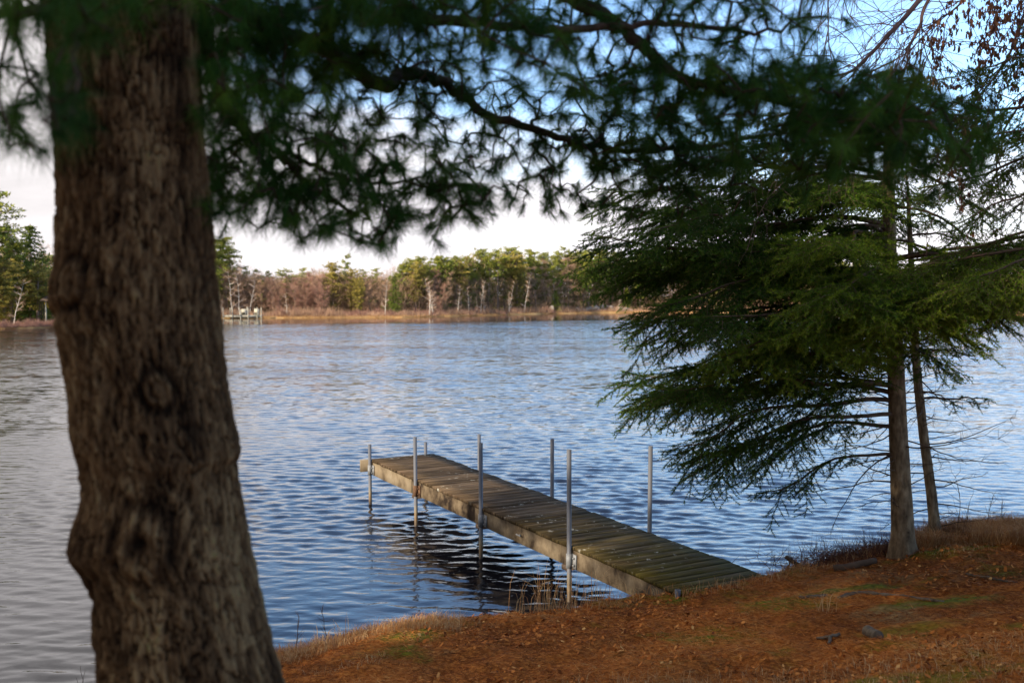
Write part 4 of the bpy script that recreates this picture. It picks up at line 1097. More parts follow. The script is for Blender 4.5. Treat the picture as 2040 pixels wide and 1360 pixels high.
def far_shore():
    px = np.concatenate([np.linspace(-9000, -100, 90), np.linspace(-80, 2200, 900), np.linspace(2250, 9000, 70)])
    bk = np.concatenate([np.linspace(-3, 6, 26), np.geomspace(7, 60, 16), np.geomspace(75, 3000, 16)])
    PX, B = np.meshgrid(px, bk)
    Y0 = np.interp(PX, _fx, _fy) + .5 * fbm(PX * .02, PX * 0, o=3, seed=66) * 1.2
    Y = Y0 + B; X = (PX - 1020) / FPX * Y
    Z = far_h(B, X, Y) + np.where(B > 200, 2, 0)
    Z = np.where(B <= -2.9, -1.5, Z)
    nx = len(px); i = np.arange(len(bk) - 1)[:, None] * nx + np.arange(nx - 1)[None]
    o = link('far_shore', mesh_np('far_shore', np.stack([X, Y, Z], -1).reshape(-1, 3), [np.stack([i, i + 1, i + nx + 1, i + nx], -1).reshape(-1, 4)]), None, M['far_ground'])
    tag(o, 'low straw-coloured far shore under the trees', 'shore', kind='structure')
far_shore()
def dirs(n, r, up=0): return nrm(r.normal(0, 1, (n, 3)) + [0, 0, up])
def clumps(C, rad, k, size, r, var):
    """leaf clumps: k small triangles round each centre"""
    n = len(C); D = dirs(n * k, r); off = D * (rad * r.uniform(.2, 1, (n * k, 1))) * [1, 1, .55]
    B = np.repeat(C, k, 0) + off; Dn = nrm(D + r.normal(0, .5, D.shape) + [0, 0, .15])
    m = len(B); a, b = frames(Dn); t = r.uniform(0, 3.14, m)[:, None]; sdv = (a * np.cos(t) + b * np.sin(t)) * (size * r.uniform(.5, 1, (m, 1))) * .5
    V = np.stack([B - sdv, B + sdv, B + Dn * size * r.uniform(.8, 1.5, (m, 1))], 1).reshape(-1, 3)
    vv = np.repeat(np.repeat(var, k) + r.normal(0, .12, m), 3)
    return V, (np.arange(m) * 3)[:, None] + np.array([[0, 1, 2]]), np.clip(vv, 0, 1)
VAR = {}
def variant(kind, i):
    """(trunk mesh, crown mesh or None) for a tree 10 m tall"""
    if (kind, i) in VAR: return VAR[kind, i]
    r = np.random.default_rng(100 + hash_kind(kind) * 17 + i); H = 10.
    t = MB(); c = MB(); tm, cm2 = M['far_trunk'], M['far_pine']
    if kind in ('pine', 'rusty', 'sparse', 'topped'):
        lean = r.normal(0, .25, 2)
        P = np.array([[lean[0] * s * s, lean[1] * s * s, -.4 + (H + .2) * s] for s in np.linspace(0, 1, 7)])
        addtube(t, P, np.linspace(.17, .03, 7), 6)
        z0 = {'pine': .12 + .10 * (i % 3), 'rusty': .10 + .08 * (i % 3), 'sparse': .42, 'topped': .60}[kind]; W = {'pine': 1.9, 'rusty': 1.8, 'sparse': 1.5, 'topped': 1.6}[kind]
        C = []; vr = []
        nl = {'pine': 27, 'rusty': 25, 'sparse': 13, 'topped': 9}[kind]
        for q in range(nl):
            f = z0 + (1 - z0) * ((q + r.random() * .8) / nl)
            prof = (math.sin(math.pi * min(1, (1 - (f - z0) / (1 - z0)) * .85 + .12)) ** .7) * (1.0 if kind != 'topped' else 1.1)
            for _ in range(5 if kind in ('pine', 'rusty') else 3):
                a = r.uniform(0, 6.28); ln = W * prof * r.uniform(.55, 1.2); b0 = np.array([lean[0] * f * f, lean[1] * f * f, f * H]); e = b0 + np.array([math.cos(a) * ln, math.sin(a) * ln, r.uniform(-.05, .45) * ln])
                V, F = segs([b0], [e], .035, .012, 4); t.add(V, F)
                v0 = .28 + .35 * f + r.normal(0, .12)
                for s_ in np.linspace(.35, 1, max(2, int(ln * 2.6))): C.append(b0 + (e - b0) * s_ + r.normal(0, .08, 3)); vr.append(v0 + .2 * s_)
        C.append([lean[0], lean[1], H - .15]); vr.append(.7)
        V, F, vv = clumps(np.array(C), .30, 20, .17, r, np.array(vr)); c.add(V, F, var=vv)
        if kind == 'rusty': cm2 = M['far_pine_rusty']
    elif kind == 'conifer':
        addtube(t, [(0, 0, -.3), (0, 0, 5), (0, 0, H)], [.16, .09, .02], 6); C = []; vr = []
        for z in np.arange(.9, H, .38):
            L_ = (1 - z / (H + .3)) ** .8 * 2.0 + .12
            for q in range(9):
                a = r.uniform(0, 6.28); ln = L_ * r.uniform(.7, 1.15)
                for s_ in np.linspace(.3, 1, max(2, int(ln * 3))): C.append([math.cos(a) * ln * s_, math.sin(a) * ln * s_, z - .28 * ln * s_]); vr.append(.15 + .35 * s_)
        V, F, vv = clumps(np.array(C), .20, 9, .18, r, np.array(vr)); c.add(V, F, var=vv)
    elif kind == 'cedar':
        addtube(t, [(0, 0, -.3), (0, 0, H * .95)], [.2, .03], 6); C = []
        for _ in range(330):
            z = r.uniform(.03, 1) ; rr_ = 1.9 * math.sqrt(max(0, math.sin(math.pi * (z * .8 + .2) ** .8))) * r.uniform(.6, 1) * (1 - z * .45); a = r.uniform(0, 6.28); C.append([math.cos(a) * rr_, math.sin(a) * rr_, z * H])
        V, F, vv = clumps(np.array(C), .4, 13, .4, r, r.uniform(.3, .8, 330)); c.add(V, F, var=vv); cm2 = M['far_cedar']
    elif kind in ('bare', 'redbare', 'birch', 'snag'):
        B0, B1, r0, r1 = [], [], [], []; tw = []
        ns = {'bare': r.integers(1, 4), 'redbare': r.integers(2, 5), 'birch': r.integers(1, 4), 'snag': 1}[kind]
        if kind == 'birch' and i == 0: ns = 2
        for s_ in range(ns):
            a = r.uniform(0, 6.28); ln = H * (1 if s_ == 0 else r.uniform(.6, .95)); out_ = (0 if s_ == 0 and kind != 'birch' else r.uniform(.12, .42)) if ns > 1 else r.normal(0, .10)
            cur = np.array([r.normal(0, .1), r.normal(0, .1), -.4]); dv = np.array([math.cos(a) * out_, math.sin(a) * out_, 1.]); pts = [cur]
            for _ in range(8): dv = dv + np.append(r.normal(0, .05, 2), 0); cur = cur + dv * ln / 8 / max(1, abs(dv[2])); pts.append(cur)
            w0 = .10 if kind != 'birch' else .085; rd = np.linspace(w0, .008, 9)
            mbt, F_ = tube(np.array(pts), rd, 6); t.add(mbt, *F_)
            for q in range(2 if kind != 'snag' else 1, 9):
                for _ in range(3 if kind != 'snag' else 5):
                    a2 = r.uniform(0, 6.28); d2 = nrm(np.array([[math.cos(a2), math.sin(a2), r.uniform(.35, 1.1) if kind != 'snag' else r.uniform(-.2, .2)]]))[0]; l2 = (1.1 + 1.2 * (1 - q / 9)) * r.uniform(.5, 1.1)
                    p = pts[q]; e = p + d2 * l2; B0.append(p); B1.append(e); r0.append(.035); r1.append(.012)
                    for _2 in range(6 if kind != 'birch' else 4): u = r.uniform(.25, 1); tw.append((p + (e - p) * u, nrm((d2 + r.normal(0, .5, 3) + [0, 0, .2])[None])[0]))
        V, F = segs(np.array(B0), np.array(B1), np.array(r0), np.array(r1), 4); t.add(V, F)
        tb = np.array([q[0] for q in tw]); td = np.array([q[1] for q in tw]); k = {'bare': 7, 'redbare': 9, 'birch': 6, 'snag': 7}[kind]
        tb = np.repeat(tb, k, 0) + r.normal(0, .12, (len(tb) * k, 3)); td = nrm(np.repeat(td, k, 0) + r.normal(0, .45, (len(td) * k, 3)))
        m = len(tb); a_, b_ = frames(td); tt = r.uniform(0, 3.14, m)[:, None]; sdv = (a_ * np.cos(tt) + b_ * np.sin(tt)) * .013
        V = np.stack([tb - sdv, tb + sdv, tb + td * r.uniform(.4, 1.0, (m, 1))], 1).reshape(-1, 3)
        c.add(V, (np.arange(m) * 3)[:, None] + np.array([[0, 1, 2]]), var=np.repeat(r.uniform(.2, .9, m), 3))
        cm2 = M['far_twig_red'] if kind in ('redbare',) else M['far_twig']
        tm = M['far_birch'] if kind == 'birch' else M['far_trunk']
    elif kind == 'shrub':
        n = 1500; a = r.uniform(0, 6.28, n); rr_ = r.uniform(0, 1, n) ** .6 * 7; B = np.stack([np.cos(a) * rr_, np.sin(a) * rr_ * .6, -.2 + r.uniform(0, 4, n) * (1 - rr_ / 8)], 1)
        D = nrm(np.stack([np.cos(a) * rr_ * .1 + r.normal(0, .35, n), r.normal(0, .3, n), np.ones(n)], 1)); V, F = needles(B, D, r.uniform(2, 5.5, n) * (1 - rr_ / 11), .11)
        c.add(V, F, var=np.repeat(r.uniform(.1, .9, n), 3)); cm2 = M['far_twig_red']; t = None
    tmesh = t.mesh('trunk') if t else None
    if tmesh: tmesh.materials.append(tm); tmesh.polygons.foreach_set('use_smooth', [True] * len(tmesh.polygons))
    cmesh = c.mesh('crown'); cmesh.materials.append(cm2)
    VAR[kind, i] = (tmesh, cmesh); return VAR[kind, i]
def hash_kind(k): return ['pine', 'rusty', 'sparse', 'topped', 'conifer', 'cedar', 'bare', 'redbare', 'birch', 'snag', 'shrub'].index(k)
KN = {'pine': ('pine_tree', 'pine tree'), 'rusty': ('pine_tree', 'pine tree'), 'sparse': ('pine_tree', 'pine tree'), 'topped': ('pine_tree', 'pine tree'), 'conifer': ('spruce_tree', 'spruce tree'), 'cedar': ('cedar_tree', 'cedar tree'),
      'bare': ('bare_tree', 'bare tree'), 'redbare': ('bare_tree', 'bare tree'), 'birch': ('birch_tree', 'birch tree'), 'snag': ('dead_tree', 'dead tree'), 'shrub': ('shrub', 'shrub')}
DS = {'pine': 'full olive-green pine', 'rusty': 'rusty yellow-green pine', 'sparse': 'loose-crowned pine', 'topped': 'small-topped tall pine', 'conifer': 'dark dense spruce', 'cedar': 'bright yellow-green cedar',
      'bare': 'leafless grey-brown tree', 'redbare': 'leafless reddish-brown tree', 'birch': 'white-trunked birch', 'snag': 'dead bare conifer', 'shrub': 'low reddish twiggy shrub'}
ORD = ['first', 'second', 'third', 'fourth', 'fifth', 'sixth', 'seventh', 'eighth', 'ninth', 'tenth', 'eleventh', 'twelfth', 'thirteenth', 'fourteenth', 'fifteenth', 'sixteenth', 'seventeenth', 'eighteenth', 'nineteenth', 'twentieth']
def far_tree(kind, px, top, back, label=None, wide=1.0, group=None):
    p = fpos(px, back); p[2] -= .05
    ztop = float(at(1020, top, p[1])[2]); h = max(.6, ztop - p[2])
    nm, cat = KN[kind]
    if kind == 'shrub':
        root = bpy.data.objects.new(nm, variant(kind, int(px) % 3)[1]); COL.objects.link(root); tag(root, label, cat, group)
    else:
        root = empty(nm, p, label, cat, group)
        for n_, me in zip(('trunk', 'crown'), variant(kind, int(px * 7 + top) % 6)):
            o = bpy.data.objects.new(n_, me); COL.objects.link(o); o.parent = root
    sc = h / 10.
    wx = sc * wide if kind != 'shrub' else wide * .22
    root.location = tuple(p); root.scale = (wx, wx if kind != 'shrub' else wx, sc); root.rotation_euler = (0, 0, (px * 1.7 + top) % 6.28 if kind not in ('shrub',) else 0)
    return root
FT = [  # kind, column, top row, metres behind the waterline, label, width
    ('pine', 418, 470, 8, None, 1), ('pine', 446, 476, 11, None, 1.1), ('sparse', 462, 490, 14, None, .9), ('birch', 440, 580, 2, 'short white birch stem beside the big trunk on the far shore', .6), ('bare', 455, 535, 8, None, 1),
    ('birch', 463, 540, 3, None, 1.1), ('birch', 474, 545, 4, None, 1.2), ('bare', 482, 528, 10, None, 1), ('sparse', 492, 530, 12, None, .9), ('birch', 498, 548, 4, None, 1), ('sparse', 510, 536, 12, None, .9), ('bare', 524, 550, 8, None, 1.1),
    ('sparse', 533, 540, 14, None, 1), ('redbare', 545, 556, 7, None, 1.1), ('topped', 571, 535, 10, 'lone round-topped pine rising above the reddish trees on the far shore', 1.25), ('birch', 572, 585, 2, 'small white forked birch beneath the lone round-topped pine', 1.2),
    ('redbare', 590, 555, 7, None, 1.2), ('sparse', 609, 533, 12, None, 1), ('redbare', 606, 548, 7, None, 1.2), ('redbare', 622, 546, 8, None, 1.2), ('bare', 630, 540, 9, None, 1.1), ('redbare', 644, 550, 6, None, 1.2),
    ('rusty', 664, 524, 9, 'broad yellow-green pine left of the tall thin tufted pine', 1.35), ('topped', 686, 508, 12, 'tall thin pine with an airy tuft standing clear above its neighbours', .8), ('rusty', 705, 537, 9, None, 1.1), ('sparse', 722, 538, 12, None, 1), ('rusty', 716, 560, 6, None, 1),
    ('bare', 738, 560, 7, None, 1.1), ('sparse', 752, 534, 12, None, 1.1), ('bare', 764, 545, 6, None, 1), ('birch', 767, 548, 2, 'slender white birch left of the dark dense spruce', .9), ('conifer', 786, 548, 6, 'dark dense spruce at the left foot of the tall pine stand', 1.25),
    ('pine', 800, 527, 12, None, 1), ('pine', 815, 518, 12, None, 1), ('rusty', 828, 524, 9, None, 1), ('pine', 844, 514, 13, None, 1), ('sparse', 852, 520, 9, None, 1), ('birch', 856, 562, 1.5, None, 1.5), ('birch', 864, 556, 3, None, 1), ('redbare', 870, 540, 6, None, 1),
    ('pine', 872, 512, 13, None, 1), ('bare', 880, 545, 5, None, 1), ('pine', 888, 515, 11, None, 1), ('pine', 905, 513, 13, None, 1), ('birch', 911, 570, 3, None, 1.1), ('rusty', 918, 524, 9, None, 1), ('birch', 934, 574, 3, None, .9), ('pine', 935, 512, 12, None, 1),
    ('pine', 955, 497, 13, None, 1.1), ('birch', 958, 562, 2, None, .8), ('birch', 949, 592, 2, None, .5), ('sparse', 973, 502, 10, None, 1), ('birch', 965, 566, 3, None, .7), ('topped', 991, 498, 8, None, 1), ('rusty', 1004, 510, 11, None, 1), ('pine', 1018, 496, 13, None, 1.1), ('birch', 1014, 562, 3, None, .7),
    ('rusty', 1030, 506, 9, None, 1), ('conifer', 1036, 500, 12, None, .9), ('birch', 1045, 553, 2, 'tall white birch trunk leaning right, left of the small dark spruce by the shore', .9), ('pine', 1058, 500, 13, None, 1), ('sparse', 1067, 515, 8, None, .9), ('snag', 1068, 530, 5, None, .9), ('pine', 1080, 504, 14, None, 1), ('snag', 1086, 516, 6, None, .9), ('topped', 1104, 520, 7, None, 1), ('birch', 1103, 552, 5, None, .6),
    ('conifer', 1106, 577, 3, 'small spruce right beside the pale boulder', 1.5), ('pine', 1112, 505, 13, None, 1), ('topped', 1124, 493, 13, None, .9), ('snag', 1131, 512, 5, 'tall reddish dead conifer right of the pale boulder', 1.3), ('pine', 1143, 504, 13, None, 1), ('pine', 1162, 502, 10, None, 1.1), ('sparse', 1172, 510, 6, None, 1), ('pine', 1186, 498, 12, None, 1.1),
    ('pine', 1205, 500, 14, None, 1.1), ('redbare', 1212, 565, 12, None, 1.1), ('pine', 1226, 502, 18, None, 1.1), ('cedar', 1248, 572, 8, None, .8), ('redbare', 1262, 575, 12, None, 1.2)]
for k_, px in enumerate(range(1275, 2100, 26)):
    FT.append((['pine', 'pine', 'sparse', 'rusty', 'bare', 'pine', 'conifer'][k_ % 7], px + (k_ * 37) % 11, (508 if px < 1700 else 530 + (px - 1700) * .06) + (k_ * 53) % 17, 8 + (k_ * 29) % 9, None, 1.05))
FT += [('birch', 1955, 565, 3, 'white forked birch on the far shore at the right, among dark boughs', 1.6), ('redbare', 1925, 575, 4, None, 1.2), ('birch', 1230, 590, 4, 'bushy white-limbed birch behind the pale rock heap', 1.4)]
SEC = [(0, 570, 'between big trunk and lone round-topped pine'), (570, 786, 'between lone round-topped pine and dark dense spruce'), (786, 1000, 'in left half of the tall far stand'), (1000, 1200, 'in right half of the tall far stand'), (1200, 1500, 'behind left boughs of the shore spruce'),
       (1500, 1790, 'behind middle boughs of the shore spruce'), (1790, 2200, 'on the far shore right of the mottled spruce')]
cnt = {}
for kind, px, top, back, lab, wd in sorted(FT, key=lambda q: q[1]):
    if lab is None:
        s_ = next(i for i, q in enumerate(SEC) if px < q[1]); c_ = cnt.get((kind, s_), 0); cnt[kind, s_] = c_ + 1
        o_ = '' if not any(q[0] == kind and q[4] is None and q[1] > px and q[1] < SEC[s_][1] for q in FT) and c_ == 0 else ORD[c_] + ' '
        lab = f"{o_}{DS[kind]} from left {SEC[s_][2]}" if o_ else f"{DS[kind]} {SEC[s_][2]}"
    far_tree(kind, px, top, back, lab, wd, 'trees along the far shore')
# shrubs along the waterline
for k_, px in enumerate(list(range(560, 1060, 24)) + [1085, 1120, 1140, 1290, 1340, 1400, 1600, 1650, 1850, 1900, 1980]):
    far_tree('shrub', px + (k_ * 7) % 9, 596 + (k_ * 31) % 13, 2.5 + (k_ % 3), 'low reddish twiggy shrub in the thicket along the far waterline', 1.0, 'shrubs along the far waterline')
# left point, nearer
for kind, px, top, back, lab, wd in [('sparse', -22, 372, 7, 'tall pine cut by the left edge with tiered boughs', 1.2), ('pine', 24, 452, 9, 'rounded green pine on the left point', 1.1), ('conifer', 64, 446, 10, 'pointed dark conifer on the left point, beside the big trunk', 1.5), ('pine', -60, 480, 4, 'broad pine beyond the left edge on the left point', 1.2),
                                     ('rusty', 8, 520, 5, 'low yellow-green pine in front of the rounded pine on the left point', 1.7), ('rusty', 75, 530, 7, 'low yellow-green pine in front of the pointed conifer', 1.5), ('birch', 28, 562, 3, 'pale forked birch under the rounded pine on the left point', 1.3), ('bare', 106, 490, 14, 'leafless tree touching the left side of the big trunk', .8), ('bare', -5, 500, 7, 'leafless tree between the edge pine and the rounded pine', 1),
                                     ('pine', -180, 430, 6, 'pine far outside the left edge', 1.2)]:
    far_tree(kind, px, top, back, lab, wd, 'trees on the left point')
for k_, px in enumerate([-30, -8, 12, 36, 58, 74, 92, 110, 128]):
    far_tree('shrub', px, 618 + (k_ * 13) % 10, 1.0, 'reddish brush at the water on the left point', .62, 'brush on the left point')
def far_wood():
    """the mass of stems, brush and tops behind the first trees"""
    r = np.random.default_rng(8); mbp = MB()
    px = r.uniform(-300, 2500, 9000); back = r.uniform(9, 34, 9000)
    P = np.array([fpos(a, b) for a, b in zip(px, back)])
    tops = np.interp(px, [-300, 100, 420, 480, 560, 640, 760, 790, 860, 960, 1100, 1250, 1700, 2100, 2500], [500, 520, 500, 556, 566, 552, 562, 545, 535, 518, 520, 524, 530, 552, 552])
    H = np.array([float(at(1020, t_, y)[2]) for t_, y in zip(tops, P[:, 1])])
    C = P.copy(); C[:, 2] = P[:, 2] + (H - P[:, 2]) * r.uniform(.02, 1, len(P)) * (1 + .05 * np.sin(px * .21))
    green = r.random(len(P)) < np.interp(px, [420, 470, 760, 800, 2500], [.6, .15, .25, .75, .75])
    V, F, vv = clumps(C[green], 1.0, 26, .34, r, r.uniform(.15, .6, green.sum())); mbp.add(V, F, var=vv)
    tag(mbp.build('far_wood', M['far_pine'], None, False), 'mass of pine tops far behind the first trees', 'wood', kind='stuff')
    q = MB(); C2 = C[~green]; k = 60; B = np.repeat(C2, k, 0) + r.normal(0, 1, (len(C2) * k, 3)) * [1, 1, .9]; V, F = needles(B, dirs(len(B), r, 1.2), r.uniform(.6, 1.6, len(B)), .030)
    q.add(V, F, var=np.repeat(r.uniform(.1, .8, len(B)), 3))
    px = r.uniform(420, 2300, 7500); b = 1.5 + 20 * r.random(7500) ** 1.4; P = np.array([fpos(a_, b_) for a_, b_ in zip(px, b)]); k = 14
    B = np.repeat(P, k, 0) + r.normal(0, .7, (len(P) * k, 3)) * [1, 1, .2]; V, F = needles(B, dirs(len(B), r, 2.2), r.uniform(.3, 1.5, len(B)) * (.7 + .5 * np.repeat(np.clip(fbm(px * .03, px * 0, o=2, seed=5), -.6, 1), k)), .04)
    q.add(V, F, var=np.repeat(r.uniform(.05, .8, len(B)), 3))
    tag(q.build('far_brush', M['far_twig'], None, False), 'dense leafless brush and saplings under the far trees', 'brush', kind='stuff')
    q = MB(); px = r.uniform(430, 2300, 5200); b = r.uniform(8, 24, 5200); P = np.array([fpos(a_, b_) for a_, b_ in zip(px, b)]); k = 34
    topz = np.array([float(at(1020, t_, y)[2]) for t_, y in zip(np.interp(px, [430, 480, 560, 640, 760, 2300], [540, 552, 560, 550, 558, 556]), P[:, 1])])
    B = np.repeat(P, k, 0) + r.normal(0, .9, (len(P) * k, 3)) * [1, 1, 0]; B[:, 2] += np.repeat(np.maximum(1, topz - P[:, 2]), k) * r.uniform(.1, 1, len(B))
    V, F = needles(B, dirs(len(B), r, 1.5), r.uniform(.5, 1.5, len(B)), .032); q.add(V, F, var=np.repeat(r.uniform(.1, .9, len(B)), 3))
    tag(q.build('far_saplings', M['far_twig'], None, False), 'haze of leafless saplings between the far trunks', 'saplings', kind='stuff')
    s = MB(); px = r.uniform(430, 2300, 330); P = np.array([fpos(a_, b_) for a_, b_ in zip(px, r.uniform(9, 26, 330))]); T_ = P + np.stack([r.normal(0, .4, 330), r.normal(0, .4, 330), r.uniform(2.5, 5, 330)], 1)
    V, F = segs(P, T_, .10, .05, 5); s.add(V, F); tag(s.build('far_stems', M['far_trunk'], None), 'many thin trunks in the depth of the far wood', 'wood', kind='stuff')
    # straw fringe at the waterline
    g = MB(); px = r.uniform(-300, 2400, 60000); b = r.uniform(.2, 2.2, 60000); Y = np.interp(px, _fx, _fy) + b; X = (px - 1020) / FPX * Y; B = np.stack([X, Y, far_h(b, X, Y) - .03], 1)
    V, F = needles(B, dirs(len(B), r, 2.5), r.uniform(.10, .30, len(B)), .03); g.add(V, F, var=np.repeat(r.uniform(.3, 1, len(B)), 3))
    tag(g.build('shore_grass', M['dry_grass'], None, False), 'straw-coloured reeds fringing the far waterline', 'reeds', kind='stuff')
far_wood()
def jetty():
    Y = 134.5
    X = lambda px: (px - 1020) / FPX * Y
    root = empty('jetty', (X(485), Y, 0), 'white jetty with tall posts standing at the far shore right of the big trunk', 'jetty')
    m = MB(); z = .38
    for i in range(40):
        x0 = X(446) + (X(522) - X(446)) * i / 40; box(m, (x0, Y, z), ((X(522) - X(446)) / 40 - .02, 0, 0), (0, 1.3, 0), (0, 0, .06))
    box(m, (X(446), Y - .05, z - .2), (X(522) - X(446), 0, 0), (0, .05, 0), (0, 0, .24)); m.build('deck', M['white_wood'], root, False)
    for px, tp, dy in [(465 - 20, 612, 0), (454, 613, 1.3), (463.5, 612, 0), (473, 612, 1.3), (480, 617, 0), (488, 611, 1.3), (495, 613, 0), (503, 613, 1.3), (513, 612, 0), (521, 612, 0)]:
        q = MB(); addtube(q, [(X(px), Y + dy - .12, -1.2), (X(px), Y + dy - .12, float(at(1020, tp, Y)[2]))], .06, 8); q.build('post', M['white_wood'], root)
    for px in (483, 509):
        t = empty('bench', (X(px), Y + .6, z + .06), ('left' if px == 483 else 'right') + ' one of two small white benches standing on the far jetty', 'bench', 'benches on the far jetty')
        q = MB(); box(q, (X(px) - .35, Y + .4, z + .42), (.7, 0, 0), (0, .4, 0), (0, 0, .05)); q.build('seat', M['white_wood'], t, False)
        q = MB(); box(q, (X(px) - .35, Y + .8, z + .06), (.7, 0, 0), (0, .05, 0), (0, 0, .85)); q.build('backrest', M['white_wood'], t, False)
        for sx in (-.33, .27):
            q = MB(); box(q, (X(px) + sx, Y + .42, z + .06), (.06, 0, 0), (0, .3, 0), (0, 0, .35)); q.build('leg', M['white_wood'], t, False)
jetty()
def shelter():
    b = fpos(96, 2.0); Y = b[1]; X = lambda px: (px - 1020) / FPX * Y; Z = lambda py: float(at(1020, py, Y)[2])
    root = empty('shelter', (X(100), Y, b[2]), 'small dark-roofed shelter on pale posts touching the left side of the big trunk', 'shelter')
    m = MB(); zr = Z(598)
    for sgn in (-1, 1):
        box(m, (X(84), Y + 1, zr + .35), (X(130) - X(84), 0, 0), (0, sgn * 1.5, -.45), (0, 0, .07))
    m.build('roof', M['dark_wood'], root, False)
    for px, dy in ((94, -.2), (128, -.2), (94, 2.2), (128, 2.2)):
        q = MB(); addtube(q, [(X(px), Y + dy, b[2] - .5), (X(px), Y + dy, zr)], .07, 8); q.build('post', M['white_wood'], root)
    r2 = empty('slide', (X(87), Y + .6, b[2]), 'small yellow slide left of the shelter post on the left point', 'slide')
    q = MB(); a = np.array([X(84), Y + .5, Z(605)]); e = np.array([X(91), Y + .5, Z(613)]); v = e - a
    box(q, a, v, (0, .45, 0), (0, 0, .05)); box(q, a + [0, 0, .05], v, (0, .05, 0), (0, 0, .15)); box(q, a + [0, .40, .05], v, (0, .05, 0), (0, 0, .15)); q.build('chute', M['yellow_plastic'], r2, False)
    q = MB(); box(q, a + [-.5, 0, 0], (.5, 0, 0), (0, .45, 0), (0, 0, .05)); q.build('platform', M['dark_wood'], r2, False)
    for dx, dy in ((-.48, .03), (-.48, .40), (-.04, .03), (-.04, .40)):
        q = MB(); addtube(q, [(a[0] + dx, a[1] + dy, b[2] - .3), (a[0] + dx, a[1] + dy, a[2])], .04, 6); q.build('leg', M['dark_wood'], r2)
shelter()
def rock_mesh(r, n=14):
    u = np.linspace(0, 2 * np.pi, n, endpoint=False); v = np.linspace(0, np.pi, n // 2 + 2); U, Vv = np.meshgrid(u, v)
    x, y, z = np.cos(U) * np.sin(Vv), np.sin(U) * np.sin(Vv), np.cos(Vv); s = r.integers(1, 900)
    k = 1 + .32 * fbm(x * 1.3, y * 1.3, z * 1.3, o=2, seed=int(s)); q = np.stack([x * k, y * k * .85, z * k * .7], -1)
    q = np.clip(q, -.82, .82)
    nx = n; i = np.arange(len(v) - 1)[:, None] * nx; j = np.arange(nx)[None]; j2 = (j + 1) % nx
    return q.reshape(-1, 3), np.stack([i + j, i + nx + j, i + nx + j2, i + j2], -1).reshape(-1, 4)
def rocks():
    r = np.random.default_rng(6)
    p = fpos(1098.5, 3.0); V, F = rock_mesh(r, 20); me = mesh_np('boulder', V, [F]); o = link('boulder', me, None, M['boulder'])
    o.location = (p[0], p[1], p[2] + .55); o.scale = (.50, .55, .85); tag(o, 'pale tan boulder by the far waterline left of the rock heap', 'boulder')
    ms = []
    for _ in range(5):
        V, F = rock_mesh(r, 12); me = mesh_np('rock', V, [F]); me.materials.append(M['rock']); ms.append(me)
    for i in range(46):
        px = r.uniform(1146, 1262); s = r.uniform(.28, .62); q = fpos(px, r.uniform(3.5, 7)); hh = max(0, 1 - abs(px - 1200) / 62) * r.uniform(0, .9)
        o = bpy.data.objects.new('rock', ms[i % 5]); COL.objects.link(o); o.location = (q[0], q[1], q[2] + hh + .1); o.scale = (s * 1.3, s, s); o.rotation_euler = (r.uniform(0, 1), r.uniform(0, 1), r.uniform(0, 6))
        tag(o, 'pale grey rock in the heap on the far shore right of the boulder', 'rock', 'rocks heaped on the far shore')
rocks()

# ------------------------------------------------------------------ things lying on the near bank
def gp(px, py):
    """ground point under a pixel"""
    a = at(px, py, 1.) - np.array([0, 0, CH]); lo, hi = 3., 14.
    for Y in np.arange(3, 14, .01):
        p = np.array([0, 0, CH]) + a * Y
        if ground_z(p[0], p[1]) > p[2]: return p
    return p
def stick(name, label, cat, segs_, matn='log', k=9, parent=None, rough_=.004):
    mb = MB(); r = np.random.default_rng(len(label))
    for P, r0, r1 in segs_:
        pts = smooth_path(np.array(P), 5); pts = pts + r.normal(0, rough_, pts.shape) * .6
        addtube(mb, pts, np.linspace(r0, r1, len(pts)) * (1 + r.normal(0, .06, len(pts))), k)
    o = mb.build(name, M[matn], parent); return tag(o, label, cat)
def lift(p, dz): return np.array(p) + [0, 0, dz]
a = gp(1728, 1268); b = gp(1768, 1284); b = a + nrm((b - a)[None])[0] * .22
stick('log_piece', 'short thick cut piece of grey branch lying on the needles', 'wood piece', [([lift(a, .035), lift((a + b) / 2, .036), lift(b, .034)], .036, .033)], k=14)
a = gp(1628, 1274); b = gp(1655, 1276); c = gp(1672, 1268); d_ = gp(1650, 1285)
stick('forked_stick', 'small forked twig lying left of the cut branch piece', 'stick', [([lift(a, .012), lift(b, .030), lift(c, .02)], .010, .012), ([lift(b, .028), lift(d_, .012)], .012, .009)])
pts = [gp(x, y) for x, y in [(1672, 1192), (1695, 1184), (1725, 1181), (1760, 1184), (1810, 1188), (1880, 1198)]]
stick('root', 'long pale surface root curving through the moss in front of the spruce', 'root', [([lift(p, .000) for p in pts], .022, .009)], rough_=.003)
pts = [gp(x, y) for x, y in [(1925, 1146), (1960, 1152), (2000, 1160), (2060, 1170)]]
stick('fallen_branch', 'thin pale fallen branch lying on the needles at the right edge', 'branch', [([lift(p, .012) for p in pts], .012, .007)])
pts = [gp(x, y) for x, y in [(1590, 1192), (1615, 1190), (1648, 1187)]]
stick('fallen_branch', 'pale flat driftwood piece half sunk in needles left of the long root', 'branch', [([lift(p, .008) for p in pts], .014, .012)])
Yd = 9.0
stick('driftwood_branch', 'dark broken branch sticking up over the water beside the dock end', 'branch', [([at(1566, 1108, Yd), at(1580, 1118, Yd), at(1606, 1131, Yd), at(1640, 1142, Yd), at(1700, 1150, Yd)], .020, .014), ([at(1575, 1114, Yd), at(1571, 1126, Yd), at(1566, 1140, Yd)], .010, .005), ([at(1571, 1126, Yd), at(1560, 1135, Yd)], .006, .003), ([at(1610, 1132, Yd), at(1612, 1118, Yd)], .005, .002)], 'twig')
Yd = 9.25
